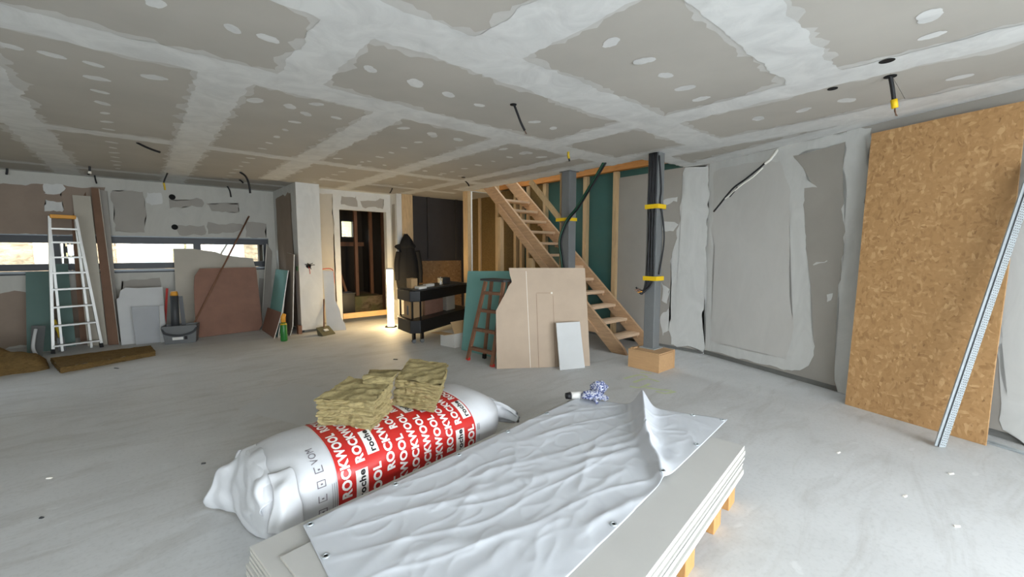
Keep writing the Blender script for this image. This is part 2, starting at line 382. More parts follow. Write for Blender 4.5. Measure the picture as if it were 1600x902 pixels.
spot_me = []
for k in range(4):
    pts = [(math.cos(a)*(.055+.012*noise.noise(Vector((math.cos(a)*2, math.sin(a)*2, k*7)))), math.sin(a)*(.045+.014*noise.noise(Vector((math.cos(a)*2, math.sin(a)*2, k*9+3)))), 0) for a in [i*math.pi/10 for i in range(20)]]
    me = bpy.data.meshes.new('filler_spot'); me.from_pydata(pts, [], [tuple(range(19, -1, -1))]); me.materials.append(M['fill']); spot_me.append(me)
SP = [(.13,2.6),(.43,2.63),(.59,2.62),(-.47,3.66),(-.3,3.66),(-.13,3.67),(.15,3.68),(1.15,2.63),(1.47,2.64),(1.75,2.67),(2.05,2.7),(2.67,2.72),(2.93,2.74),(.73,3.73),(.96,3.7),(1.11,3.81),(1.33,3.75),(1.55,3.73),
      (1.99,1.44),(2.32,1.44),(2.61,1.46),(2.91,1.48),(3.2,1.5),(2.92,.27),(3.19,.28),(2.5,.28),(4.05,.79),(4.06,1.07),(4.03,1.39),(4.07,.21),(1.1,3.51),(2.4,.2),(1.25,1.44),(.9,1.45)]
SP += [(-.13, 3.95+.31*i) for i in range(15)] + [(1.1, 4.11+.32*i) for i in range(14)] + [(2.25, 3.7+.31*i) for i in range(13)] + [(3.42, 3.6+.31*i) for i in range(12)] + [(-1.3, 4.0+.4*i) for i in range(10)]
SP += [(1.9+.3*i, 3.65) for i in range(8)] + [(1.9+.3*i, 5.35) for i in range(8)]
for i, (x, y) in enumerate(SP):
    o = bpy.data.objects.new('filler_spot', spot_me[i % 4]); COL.objects.link(o); o.parent = ceil
    o.location = (x, y, -.0025); o.rotation_euler = (0, 0, random.uniform(0, 6.3)); k = random.uniform(.75, 1.25) * (1 if y < 4.2 else .75); o.scale = (k*1.15, k*.9, 1)

# ---- window wall (left in the picture), ribbon window
wl = MB().box(-3.2, 2.4, YW, YW+.32, 0, 1.03).box(-3.2, 2.4, YW, YW+.32, 1.6, H+.1).box(1.88, 2.4, YW, YW+.32, 1.03, 1.6).box(-3.2, -2.85, YW, YW+.32, 1.03, 1.6).build('wall_left', filler_mat('dimmed_skim_coat', lin((188, 186, 178)), .9), org=(0, YW, 0)); label_of_struct(wl)  # skim coat greyed here, the wall's dim light put into its colour
def on_wl(*px): return [ony(u, v, YW) for u, v in px]
NW = (0, -1, 0)
for i, px in enumerate([[(-60,285),(166,293),(165,367),(-60,364)], [(176,297),(226,300),(226,363),(178,362)], [(264,313),(314,312),(316,324),(300,322),(264,326)], [(322,317),(376,318),(374,332),(330,330)],
                        [(278,353),(320,352),(321,367),(278,367)], [(325,349),(380,351),(370,362),(325,366)], [(384,348),(416,350),(416,372),(383,371)], [(-40,458),(170,454),(172,524),(-40,550)], [(300,440),(415,436),(416,500),(300,512)], [(190,436),(250,434),(250,500),(190,506)]]):
    smear('raw_board_patch', on_wl(*px), NW, M['rawbrown'] if i in (0, 7) else M['rawgrey'], wl, .05, .03, .002, i)
for px in [(83,298),(83,322),(240,310)]:
    c = ony(*px, YW); smear('filler_patch', [c + Vector((dx, 0, dz)) for dx, dz in ((-.09,-.07),(.09,-.08),(.1,.08),(-.08,.09))], NW, M['wallfill'], wl, .03, .03, .004, px[0])
for px in [(269,308),(273,355)]:
    c = ony(*px, YW); MB().tube([c + Vector((0,-.006,0)), c + Vector((0,.02,0))], .045, 14).build('socket_hole', M['hole'], wl)

win = empty('window_1', (-.45, YW+.1, 1.03), 'long low anthracite ribbon window in the left wall', None, kind='structure'); del win['label']
y0, y1 = YW+.05, YW+.13
f = MB().box(-2.85, 1.88, y0, y1, 1.52, 1.6).box(-2.85, 1.88, y0, y1, 1.09, 1.15).box(1.80, 1.88, y0, y1, 1.15, 1.52).box(-2.85, -2.77, y0, y1, 1.15, 1.52)
f.build('window_frame', M['frame'], win)
for x in (.74, -.95): MB().box(x, x+.1, y0-.01, y1, 1.15, 1.52).build('mullion', M['frame'], win)
for a, b in ((-2.77, -.95), (-.85, .74), (.84, 1.8)):
    MB().box(a, b, y0+.035, y0+.045, 1.15, 1.52).build('pane', M['glass'], win)
    MB().box(a+.0, b, y0-.012, y1-.01, 1.15, 1.185).box(a, b, y0-.012, y1-.01, 1.495, 1.52).build('sash', M['frame'], win)
MB().box(-2.85, 1.88, YW-.03, YW+.06, 1.055, 1.085).build('window_sill', M['sill'], win)
MB().box(-2.85, 1.88, YW-.01, YW+.06, 1.03, 1.053).build('sill_seal', M['frame'], win)
MB().box(-2.85, 1.88, YW-.012, YW+.02, 1.6, 1.615).build('head_trim', M['sill'], win)

# ---- wall end (white pillar) and return
wr = MB().box(2.0, 2.37, 7.6, YW, .045, H).build('wall_return', M['wallfill'], org=(2.0, 7.6, 0)); label_of_struct(wr)
NX = (-1, 0, 0)
smear('raw_board_patch', [(2.0, 8.92, 2.36), (2.0, 7.9, 2.36), (2.0, 7.82, .05), (2.0, 8.9, .05)], NX, M['rawbrown'], wr, .05, .03)
MB().box(2.06, 2.33, 7.66, YW, 0, .045).build('concrete_foot', M['grout'], wr)
c = ony(482, 416, 7.6)
for k, (dx, dz) in enumerate(((-.07, .03), (.08, .02), (.02, -.05), (.05, .05), (-.03, .05), (.0, -.13))):
    MB().tube(spline([c, c + Vector((dx*.5, -.05, dz*.5+.01)), c + Vector((dx, -.07, dz))], 4), .006 if k < 5 else .005, 6).build('cable_stub', M['cable'] if k < 5 else M['redp'], wr)
MB().tube([c + Vector((0,-.004,0)), c + Vector((0,.02,0))], .04, 12).build('socket_hole', M['hole'], wr)
MB().box(1.99, 2.0, 7.66, 7.74, 1.05, 1.12).build('junction_box', M['green'], wr)

# ---- back wall with doorway
wb = MB().box(2.37, 2.85, YB, YB+.12, 0, H).box(3.77, 3.97, YB, YB+.12, 0, H).box(2.85, 3.77, YB, YB+.12, 2.15, H).build('wall_back', M['wallfill'], org=(2.37, YB, 0)); label_of_struct(wb)
for i, pts in enumerate([[(2.45, 0, 2.42), (2.74, 0, 2.42), (2.74, 0, .05), (2.45, 0, .05)], [(2.9, 0, 2.4), (3.2, 0, 2.42), (3.2, 0, 2.22), (2.9, 0, 2.24)], [(3.25, 0, 2.33), (3.7, 0, 2.4), (3.7, 0, 2.2), (3.3, 0, 2.22)]]):
    smear('raw_board_patch', [(a, YB, c_) for a, b, c_ in pts], NW, M['beige2'] if i == 0 else M['rawgrey'], wb, .05, .03, .002, i*3)
jam = MB().box(3.86, 3.97, 7.78, YB, 0, H).build('wall_partition', M['wallfill'], org=(3.9, 7.8, 0)); label_of_struct(jam)
smear('raw_board_patch', [(3.86, 7.97, 2.3), (3.86, 7.85, 2.3), (3.86, 7.85, .4), (3.86, 7.97, .4)], NX, M['rawgrey'], jam, .05, .015)
o = MB().box(3.97, 4.2, 7.76, 7.9, 0, H).build('trim_1', M['wood']); label_of_struct(o)
# dim room behind the doorway
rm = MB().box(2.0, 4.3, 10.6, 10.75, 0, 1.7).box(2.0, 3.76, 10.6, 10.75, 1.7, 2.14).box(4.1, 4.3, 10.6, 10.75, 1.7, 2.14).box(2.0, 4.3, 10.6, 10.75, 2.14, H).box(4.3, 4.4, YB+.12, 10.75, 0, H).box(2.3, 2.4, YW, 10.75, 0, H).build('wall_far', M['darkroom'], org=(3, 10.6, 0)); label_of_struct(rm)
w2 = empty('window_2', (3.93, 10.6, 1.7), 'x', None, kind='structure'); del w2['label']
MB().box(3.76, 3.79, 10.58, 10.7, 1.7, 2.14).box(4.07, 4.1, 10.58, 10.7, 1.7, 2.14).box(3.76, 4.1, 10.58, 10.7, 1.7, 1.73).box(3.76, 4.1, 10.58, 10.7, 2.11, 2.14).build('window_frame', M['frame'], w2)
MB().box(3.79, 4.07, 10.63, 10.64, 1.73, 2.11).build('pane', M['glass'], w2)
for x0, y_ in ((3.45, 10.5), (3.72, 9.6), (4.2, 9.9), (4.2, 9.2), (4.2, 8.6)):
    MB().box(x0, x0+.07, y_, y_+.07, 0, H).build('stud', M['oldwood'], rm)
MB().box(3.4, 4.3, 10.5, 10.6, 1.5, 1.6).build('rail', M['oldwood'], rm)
# dark recess right of the jamb: membrane, chipboard
wd_ = MB().box(4.2, XS, 7.9, 8.0, 0, H).build('wall_recess', M['dark'], org=(4.9, 7.9, 0)); label_of_struct(wd_)
MB().box(4.2, 5.45, 7.885, 7.9, .05, 1.17).build('chipboard_panel', M['osb_d'], wd_)
for x in (4.6, 5.3): MB().box(x, x+.06, 7.86, 7.9, 1.2, H).build('membrane_fold', M['dark'], wd_)

# ---- stair wall
wsv = MB().box(XS, XS+.15, 2.48, 8.0, .045, 5.0).build('wall_stair', M['teald'], org=(XS, 5, 0)); label_of_struct(wsv)
MB().box(XS+.02, XS+.15, 2.48, 8.0, 0, .045).build('concrete_foot', M['grout'], wsv)
MB().box(XS-.02, XS, 2.48, 3.14, .045, H).build('plasterboard_panel', M['rawgrey'], wsv)
MB().box(XS-.02, XS, 3.16, 3.87, .045, 2.49).build('plasterboard_panel', M['rawgrey'], wsv)
wht = smear('filler_patch', [onx(u, v, XS-.02) for u, v in ((1071,264),(1108,258),(1098,548),(1047,538),(1048,420),(1058,360),(1066,310))], NX, M['wallfill'], wsv, .05, .03, .002)
for i, px in enumerate([[(1036,312),(1060,308),(1058,316),(1037,320)], [(1036,345),(1058,350),(1052,362),(1036,360)], [(1034,440),(1046,452),(1042,475),(1034,470)], [(1032,495),(1046,480),(1046,515),(1034,525)]]):
    smear('filler_patch', [onx(u, v, XS-.02) for u, v in px], NX, M['wallfill'], wsv, .04, .03, .0015, i+20)
for y in (3.87, 4.45, 5.37, 5.80, 5.99, 6.16, 6.72, 7.3): MB().box(XS-.08, XS, y-.035, y+.035, .0, 2.58).build('stud', M['wood'], wsv)
MB().box(XS-.1, XS, 2.9, 6.9, 2.59, 2.92).build('glulam_beam', M['glulam'], wsv)
for a, b in ((5.41, 5.76), (6.2, 6.68), (6.76, 7.26), (7.34, 7.88)): MB().box(XS-.05, XS, a, b, .05, 2.57).build('insulation_batt', M['woold'], wsv)
for a, b in ((3.91, 4.41), (4.49, 5.33)): MB().box(XS-.012, XS, a+.01, b-.01, .05, 2.57).build('teal_panel', M['teald'], wsv)
sh = MB().box(4.6, HX0, HY0-.1, HY1+.3, H+.3, 5).box(HX0, XS, HY0-.1, HY0, H+.3, 5).box(HX0, XS, HY1, HY1+.3, H+.3, 5).box(HX0, XS, HY0, 4.6, 4.9, 5).build('wall_stairwell', M['white'], org=(5, 5, 2.8)); label_of_struct(sh)
MB().box(4.70, 4.77, 6.57, 6.72, 0, H).build('trim_2', M['wood'])['kind'] = 'structure'
MB().box(4.80, 4.83, 6.60, 6.68, 0, H).build('trim_3', M['core'])['kind'] = 'structure'
MB().box(4.72, 4.80, 5.64, 5.72, 0, 1.96).build('trim_4', M['wood'])['kind'] = 'structure'
MB().box(4.72, 4.80, 4.86, 4.96, 0, 1.26).build('trim_5', M['wood'])['kind'] = 'structure'

# ---- oblique right wall
wrt = MB().prism([C0 + Vector((0,0,.06)), C1 + Vector((0,0,.06)), C1 + Vector((0,0,H)), C0 + Vector((0,0,H))], -WN*.2).build('wall_right', M['rawgrey'], org=C0); label_of_struct(wrt)
MB().prism([C0 - WN*.03, C1 - WN*.03, C1 - WN*.03 + Vector((0,0,.06)), C0 - WN*.03 + Vector((0,0,.06))], -WN*.15).build('concrete_foot', M['grout'], wrt)
def on_wr(*px): return [onpl(u, v, C0, WN) for u, v in px]
skim = [(1104,257),(1215,231),(1236,238),(1256,262),(1262,280),(1276,289),(1277,294),(1257,294),(1255,320),(1257,350),(1262,395),(1266,440),(1264,480),(1270,520),(1271,555),(1262,570),(1250,580),(1225,577),(1093,544)]
sk = smear('skim_coat', on_wr(*skim), WN, M['wallfill'], wrt, .04, .018)
rawpx = [(1116,268),(1185,252),(1222,250),(1236,300),(1232,420),(1240,520),(1228,562),(1112,532)]
smear('thin_skim_area', on_wr(*rawpx), WN, filler_mat('thin_skim', lin((198, 196, 191)), .94), wrt, .06, .025, .003)
smear('joint_filler', on_wr((1323,206),(1362,200),(1330,620),(1303,612),(1306,560),(1312,470),(1317,380),(1321,290)), WN, M['wallfill'], wrt, .05, .03, .0022, 4)
smear('joint_filler', on_wr((1215,232),(1322,206),(1322,222),(1280,232),(1240,240)), WN, M['wallfill'], wrt, .05, .03, .0024, 5)
for i, px in enumerate([[(1293,462),(1300,458),(1299,470),(1293,472)], [(1270,412),(1294,407),(1294,410),(1271,415)], [(1305,520),(1312,500),(1312,545),(1304,545)]]):
    smear('filler_patch', on_wr(*px), WN, M['wallfill'], wrt, .03, .02, .002, i+9)
smear('joint_filler', on_wr((1572,380),(1640,300),(1650,720),(1560,670),(1566,560)), WN, M['wallfill'], wrt, .06, .04, .0022, 6)

# ---- walls behind the camera, with the big window that lights the room
wl2 = MB().box(-3.3, -3.1, YR, YW+.3, 0, H+.1).build('wall_far_left', M['wallfill'], org=(-3.2, 3, 0)); label_of_struct(wl2)
wbk = MB().box(-3.3, -2.6, YR-.2, YR, 0, H).box(3.45, 4.2, YR-.2, YR, 0, H).box(-2.6, 3.45, YR-.2, YR, 2.36, H).build('wall_rear', M['wallfill'], org=(0, YR, 0)); label_of_struct(wbk)
w3 = empty('window_3', (.35, YR-.1, 0), 'x', None, kind='structure'); del w3['label']
for i in range(4):
    x = -2.6 + i*6.05/3
    MB().box(x-.035 if i else x, x+.035 if i < 3 else x, YR-.14, YR-.06, .05, 2.3).build('mullion', M['frame'], w3)
MB().box(-2.6, 3.45, YR-.14, YR-.06, 0, .06).box(-2.6, 3.45, YR-.14, YR-.06, 2.3, 2.36).build('window_frame', M['frame'], w3)
# ---- outside the ribbon window
def bank(u, v):
    x = -7 + 16*u; t = v
    return Vector((x, 11.4 + 2.2*t + .25*noise.noise(Vector((x*.8, t*3, 2))), .3 + 2.6*t + .3*noise.noise(Vector((x*1.1, t*4, 0)))))
bk = MB().grid(bank, 60, 16).build('garden_bank', M['earth'], smooth=True); tag(bk, 'bare stony earth bank outside the ribbon window', 'bank')
MB().box(-7, 9, 9.42, 14, -.1, .35).build('ground_outside', M['earth'])['kind'] = 'structure'
g0 = MB().box(-8, 10, -14, YR-.3, -.3, -.05).build('bounce_ground_outside', M['floor']); label_of_struct(g0)  # unseen ground added beyond the rear window to bounce daylight inside
for k, (ua, ub, lab) in enumerate(((208, 258, 'white rendered block outside, left of the window mullion'), (336, 374, 'white rendered block outside, right of the window mullion'))):
    a = ony(ua, 412, 10.6); b = ony(ub, 412, 10.6)
    ob = MB().box(a.x, b.x, 10.6, 10.95, .352, 1.75).box(a.x-.03, b.x+.03, 10.57, 10.98, 1.75, 1.8).build('render_block', M['white']); tag(ob, lab, 'block')
a = ony(83, 406, 9.7); b = ony(118, 379, 9.7)
gr = empty('slatted_crate', (a.x, 9.7, .35), 'grey slatted crate standing outside behind the aluminium stepladder', 'crate')
for i in range(6): MB().box(a.x, b.x, 9.7, 9.72, .4 + i*.19, .5 + i*.19).build('slat', M['plasticd'], gr)
for i in range(7):
    x = a.x + (b.x-a.x)*i/6
    MB().box(x-.012, x+.012, 9.72, 9.75, .35, 1.52).build('upright', M['plasticd'], gr)

# ================================================================== OBJECTS
def lean_plane(A, B, lean):
    """plane through the floor line A-B, tilting away from the camera by lean metres per metre of height"""
    A = Vector(A); B = Vector(B); d = (B - A).normalized(); n = Vector((-d.y, d.x, 0))
    if n.dot(A) < 0: n = -n
    up = (n*lean + Vector((0, 0, 1))).normalized(); nn = d.cross(up).normalized()
    if nn.dot(n) < 0: nn = -nn
    return A, nn
def flr(p): p = Vector(p); p.z = max(p.z, 0.0); return p
def leaning(name, A, B, lean, px, thick, face, label, cat='board', group=None, edge=None, rough=0, lift=0):
    A, nn = lean_plane(A, B, lean)
    pts = [flr(onpl(u, v, A, nn)) for u, v in px]
    zmin = min(p.z for p in pts)
    if zmin > .0005:
        low = sorted(pts, key=lambda p: p.z)[0]
    if rough: 
        pts = [flr(p) for p in ragged(pts, .06, rough, len(name))]
    me = MB().prism(pts, nn*thick)
    m_ = me.mesh(name)
    dz = min(v.co.z for v in m_.vertices)
    m_.transform(Matrix.Translation((0, 0, -dz + lift)))
    o = link(name, m_, face)
    if edge is not None:
        m_.materials.append(edge)
        for p in m_.polygons:
            if abs(p.normal.dot(nn)) < .9: p.material_index = 1
    return tag(o, label, cat, group), A, nn

# ---------------------------------------------------------------- stack of plasterboard sheets on a pallet
TZ = .28
FL = onz(890, 622, TZ); FR = onz(1170, 660, TZ); NL = onz(390, 850, TZ)
ex = (FL - NL); ey = (FR - FL); ex.z = ey.z = 0
LX, LY = ex.length, ey.length; ex.normalize(); ey = (ey - ex*ey.dot(ex)).normalized()
S0 = Vector((NL.x, NL.y, 0))
def st(a, b, z): return S0 + ex*a + ey*b + Vector((0, 0, z))
def stbox(mb, a0, a1, b0, b1, z0, z1):
    return mb.hexa([st(a0,b0,z0), st(a1,b0,z0), st(a1,b1,z0), st(a0,b1,z0)], [st(a0,b0,z1), st(a1,b0,z1), st(a1,b1,z1), st(a0,b1,z1)])
pal = empty('pallet', st(LX/2, LY/2, 0), 'low timber pallet under the stack of grey plasterboard sheets', 'pallet')
for b in (.04, LY/2-.05, LY-.14):
    for a in (.25, LX*.42, LX*.62, LX*.8, LX-.17):
        stbox(MB(), a-.06, a+.05, b, b+.13, 0, .085).build('foot_block', M['palletw'], pal, bevel=.004)
for a in (.25, LX*.42, LX*.62, LX*.8, LX-.17): stbox(MB(), a-.06, a+.05, .03, LY-.01, .085, .1).build('deck_board', M['palletw'], pal)
for b in (.04, LY/2-.05, LY-.14): stbox(MB(), .15, LX-.08, b, b+.13, .1, .113).build('runner', M['palletw'], pal)
nsh = 13; z = .1135
SHEETG = 'plasterboard sheets stacked on the pallet'
for i in range(nsh):
    t = .0125; top = i == nsh-1
    da = random.uniform(-.009, .009) + (.0 if i > 6 else -.012); db = random.uniform(-.008, .006)
    if i == 6: z += .007
    a0, b0 = (da, db) if not top else (.05, .16)
    if i == nsh-2: a0, b0, da, db = 0, 0, 0, 0
    if top: da = db = 0
    sh_ = stbox(MB(), a0, LX+da, b0, LY+db, z, z+t-.0012)
    me = sh_.mesh('sheet', bevel=.0016); o = link('plasterboard_sheet', me, M['sheet']); me.materials.append(M['edge'])
    for p in me.polygons:
        if abs(p.normal.z) < .5: p.material_index = 1
    ords = ['lowest', 'twelfth', 'eleventh', 'tenth', 'ninth', 'eighth', 'seventh', 'sixth', 'fifth', 'fourth', 'third']
    lab = 'lowest grey plasterboard sheet, lying directly on the timber pallet' if i == 0 else 'grey plasterboard sheet, %s from the top of the pallet stack' % ords[min(i, 10)]
    if top: lab = 'topmost plasterboard sheet of the pallet stack, right under the white tarpaulin'
    if i == nsh-2: lab = 'second plasterboard sheet from the top of the pallet stack, bared beside the bag'
    tag(o, lab, 'plasterboard', SHEETG)
    z += t
TOP = z

# ---------------------------------------------------------------- white tarpaulin
tc = [onz(473, 822, TOP), onz(545, 945, TOP), onz(1137, 654, TOP+.01), onz(903, 622, TOP)]
tcb = tc[1]
# right edge of the tarp runs through (1137,654) and (885,902)
r1 = onz(885, 905, TOP); dr = (tc[2] - r1); dr.z = 0; dr.normalize()
dl = (tc[3] - tc[0]); dl.z = 0; dl.normalize()
nearL = tc[0]; nearR = r1 - dr*.62
def tp(u, v): return onz(u, v, TOP)
FOLDS = [((1000,612),(1010,690),.10,.055), ((1010,690),(1040,765),.05,.035), ((1008,700),(860,742),.022,.03), ((1000,690),(930,705),.02,.022), ((1040,765),(900,830),.022,.03), ((905,700),(720,752),.016,.03),
         ((870,740),(640,800),.016,.035), ((860,815),(600,885),.02,.04), ((640,770),(520,800),.014,.035), ((1030,640),(1110,668),.014,.03), ((930,660),(820,690),.014,.025), ((960,770),(1010,820),.012,.03), ((700,700),(560,770),.012,.03),
         ((760,735),(700,840),.012,.03), ((930,700),(900,770),.013,.022), ((830,840),(720,900),.016,.035), ((980,730),(880,800),.013,.022), ((1060,690),(1020,790),.012,.03), ((800,660),(950,640),.014,.03), ((640,830),(560,900),.016,.04)]
FW = [(tp(*a), tp(*b), h, w) for a, b, h, w in FOLDS]
def tarp(u, v):
    # u along the length (near to far), v across (left to right)
    l = nearL.lerp(tc[3], u); r = nearR.lerp(tc[2], u); p = l.lerp(r, v); p.z = 0
    h = 0.0
    for k, (a, b, hh, w) in enumerate(FW):
        ab = (b-a).xy; ap = (p-a).xy; t = max(-.35, min(1.35, ap.dot(ab)/ab.length_squared)); tcl = max(0, min(1, t))
        q = (a.xy + ab*tcl); q = q + Vector((noise.noise(p*5+Vector((k,0,0))), noise.noise(p*5+Vector((0,k,0)))))*.03
        d = (p.xy - q).length
        prof = math.exp(-(d/w)**2); fade = 1 - .75*tcl if k < 2 else (1 - abs(2*tcl-1)**3*.6)
        h += hh*(.55*prof + .45*math.exp(-d/w*1.6))*fade*(1.9 if k < 2 else .36)
    e = min(u, 1-u, v, 1-v); ef = min(1, e/.08)
    n1 = 1 - abs(noise.noise(Vector((p.x*2.4 + p.y*1.2, p.y*5.5, 3))))*2; n2 = 1 - abs(noise.noise(Vector((p.x*7, p.y*9 - p.x*3, 8))))*2
    h += (max(0, n1)**5*.004 + max(0, n2)**5*.0025)*(.25 + .75*ef)
    return Vector((p.x, p.y, TOP + .0035 + h))
me = MB().grid(tarp, 240, 130).mesh('tarp', fix=False)
tarpo = link('tarpaulin', me, M['tarp'], smooth=True); tag(tarpo, 'crumpled white tarpaulin with eyelets spread over the plasterboard stack', 'tarpaulin')
sm = tarpo.modifiers.new('thickness', 'SOLIDIFY'); sm.thickness = .0012; sm.offset = 1
def eyelet(p):
    bm = MB(); rs = []
    for i in range(16):
        a = i*2*math.pi/16; c_ = Vector((math.cos(a), math.sin(a), 0))
        rs.append([p + c_*(.011 + .0045*math.cos(k*math.pi/3)) + Vector((0, 0, .003 + .003*math.sin(k*math.pi/3))) for k in range(6)])
    rs.append(rs[0]); ey_ = bm.loft(rs, False).build('eyelet', M['zinc'], tarpo, smooth=True)
    MB().tube([p + Vector((0,0,.001)), p + Vector((0,0,.0035))], .0085, 12).build('eyelet_hole', M['hole'], ey_)
for i in range(6):
    eyelet(tarp(.012 + .195*i, .022)); eyelet(tarp(.012 + .195*i, .978))
for v in (.26, .5, .74): eyelet(tarp(.01, v))
for v in (.80,): eyelet(tarp(.99, v))

# ---------------------------------------------------------------- work gloves
gl = empty('work_glove', onz(915, 615, TOP), 'blue mottled knit work glove with white cuff on the far end of the plasterboard stack', 'glove')
GM = None
def glovemat():
    m, nt, b = newmat('mottled_blue_knit'); tc_ = nd(nt, 'ShaderNodeTexCoord').outputs['Object']; n = noise_node(nt, tc_, 70, 3, .7)
    nt.links.new(ramp(nt, n.outputs[0], [(.38, lin((28, 36, 78))), (.47, lin((90, 104, 160))), (.56, lin((206, 208, 216)))]), b.inputs['Base Color']); b.inputs['Roughness'].default_value = .9
    bump(nt, b, n.outputs[0], .6, .004); return m
GM = glovemat()
def blob(name, c, rx, ry, rz, mat_, parent, rot=0, amp=.25, fr=9):
    rings = []
    for i in range(1, 12):
        th = math.pi*i/12; ring = []
        for k in range(20):
            a = 2*math.pi*k/20; d = Vector((math.sin(th)*math.cos(a), math.sin(th)*math.sin(a), math.cos(th)))
            s_ = 1 + amp*noise.noise(d*2.2 + Vector(c)*fr); q = Vector((d.x*rx*s_, d.y*ry*s_, d.z*rz*s_))
            ring.append(Vector((q.x*math.cos(rot)-q.y*math.sin(rot), q.x*math.sin(rot)+q.y*math.cos(rot), max(-rz*.86, q.z))) + Vector(c))
        rings.append(ring)
    return MB().loft(rings).build(name, mat_, parent, smooth=True)
g0p = onz(925, 618, TOP+.036)
blob('palm', g0p + Vector((0, 0, .004)), .085, .065, .034, GM, gl, -.4, .35)
blob('crumpled_fold', onz(936, 606, TOP+.055), .065, .06, .05, GM, gl, .3, .4, 7)
cuff_a = onz(884, 619, TOP+.03); cuff_b = onz(912, 617, TOP+.03)
MB().tube([cuff_a.lerp(cuff_b, .25), cuff_a.lerp(cuff_b, .6), cuff_b], [.027, .026, .03], 12).build('cuff', M['paper'], gl, smooth=True)
MB().tube([cuff_a, cuff_a.lerp(cuff_b, .28)], [.022, .0275], 12).build('cuff_lining', M['cable'], gl, smooth=True)
fb = onz(948, 622, TOP+.02); side = Vector((.66, -.75, 0)); fwd_ = Vector((.75, .66, 0))
for k, (L, off) in enumerate(((.05, -.035), (.062, -.012), (.058, .012), (.045, .034))):
    s_ = onz(935, 622, TOP+.018) + fwd_*(-off); e1 = s_ + side*L*.6 + Vector((0,0,.012)); e2 = s_ + side*L*1.15 + Vector((0,0,-.004))
    MB().tube(spline([s_, e1, e2], 4), .0105, 8).build('finger', GM, gl, smooth=True)
MB().tube(spline([g0p + Vector((-.03,-.04,.0)), g0p + Vector((-.06,-.075,-.005)), g0p + Vector((-.065,-.10,-.015))], 4), .0115, 8).build('thumb', GM, gl, smooth=True)

# ---------------------------------------------------------------- insulation bag with print
BX0, BX1 = .36, 1.92
def bag_axis(s): return Vector((s, 2.40 + (s-1.1)*.11, 0))
def bag(s, t, lift=0.0):
    """s metres along the bag, t 0..1 round it starting under its front side going up over the top"""
    L = (s - BX0)/(BX1 - BX0); e = min(max(L, -.3), 1.3)
    taper = 1.0
    if e < .16: taper = .86 + .14*math.sin(max(e, 0)/.16*math.pi/2)
    if e > .84: taper = max(.12, 1 - ((e-.84)/.16)**2.0*.5)
    hw = .335*taper*(1 + .02*math.sin(s*9)); hh = .195*taper*(1 + .03*math.sin(s*7+1))
    a = -math.pi/2 + 2*math.pi*t
    ca, sa = math.cos(a), math.sin(a); p_ = 2/2.7
    x = math.copysign(abs(ca)**p_, ca)*hw; y = math.copysign(abs(sa)**p_, sa)*hh
    c = bag_axis(s); lump = .008*noise.noise(Vector((s*5, math.cos(a)*1.5, math.sin(a)*1.5)))
    dirn = Vector((0, -ca, sa)).normalized()
    q = Vector((c.x, c.y - x, .2 + y)) + dirn*(lump + lift)
    if e > .84: q.z -= (e-.84)*.18*max(0, (q.z-.05)/.3)
    q.z = max(q.z, .004 + lift*.3); return q
RB0, RB1 = .665, 1.555
def rb(t):  # red borders are slightly skewed
    return 0
body = empty('insulation_bag', bag_axis(1.1), 'long white plastic bag of mineral wool with red printed middle beside the pallet', 'bag')
NS, NT = 90, 72
def part_bag(s0, s1, n): return [[bag(s0 + (s1-s0)*i/n, k/NT) for k in range(NT)] for i in range(n+1)]
rL = part_bag(BX0, RB0, 22)
# close the left end with a puckered face
cL = bag_axis(BX0) + Vector((0, 0, .2))
endL = []
for f_, dx in ((.35, -.035), (.7, -.028), (.9, -.015)):
    endL.append([cL.lerp(p, f_) + Vector((dx + .003*math.sin(i*.5), 0, 0)) for i, p in enumerate(rL[0])])
MB().loft(endL + rL, True).build('white_film_end', M['bag'], body, smooth=True)
MB().loft(part_bag(RB0, RB1, 50), False).build('red_printed_film', M['red'], body, smooth=True)
rRr = part_bag(RB1, BX1, 24)
tipR = onz(798, 652, .16)
for f_ in (.3, .55, .75, .92, 1.0):
    c_ = bag_axis(BX1) + Vector((0, 0, .17)); cc = c_.lerp(tipR, f_)
    rRr.append([cc + Vector((0, (p.y-c_.y)*(1-.5*f_**1.5), (p.z-.16)*(1-.62*f_**1.5))) + Vector((.02*math.sin(i*.7)*f_, 0, .012*math.sin(i*1.1)*f_)) for i, p in enumerate(rRr[24])])
MB().loft(rRr, True).build('gathered_film_end', M['bag'], body, smooth=True)
# loose flaps at the near end
def sheetpart(name, rows, mat_, parent, thick=.0015, n=6, amp=.012):
    # rows: list of polylines with the same number of points
    R_ = [spline(r_, n) for r_ in rows]; cols_ = list(zip(*R_)); cc = [spline(list(c), n) for c in cols_]
    vs_ = []; nv = len(cc[0]); nu = len(cc)
    mb = MB()
    for j in range(nv):
        for i in range(nu):
            p = cc[i][j] + Vector((noise.noise(cc[i][j]*11), noise.noise(cc[i][j]*11 + Vector((5,0,0))), noise.noise(cc[i][j]*13 + Vector((0,7,0)))))*amp
            if p.z < .004: p.z = .004
            vs_.append(p)
    mb.add(vs_, [(j*nu+i, j*nu+i+1, (j+1)*nu+i+1, (j+1)*nu+i) for j in range(nv-1) for i in range(nu-1)])
    o = mb.build(name, mat_, parent, smooth=True, fix=False); m_ = o.modifiers.new('thickness', 'SOLIDIFY'); m_.thickness = thick; return o
def B(s, t): return bag(s, t, .004)
r0_ = [B(.41, t_) for t_ in (.66, .57, .48, .39, .30)]
r1_ = [p + Vector((-.07, 0, -.035)) for p in r0_]
r3_ = [onz(318, 795, .012), onz(352, 799, .01), onz(378, 812, .01), onz(398, 840, .01), onz(440, 838, .015)]
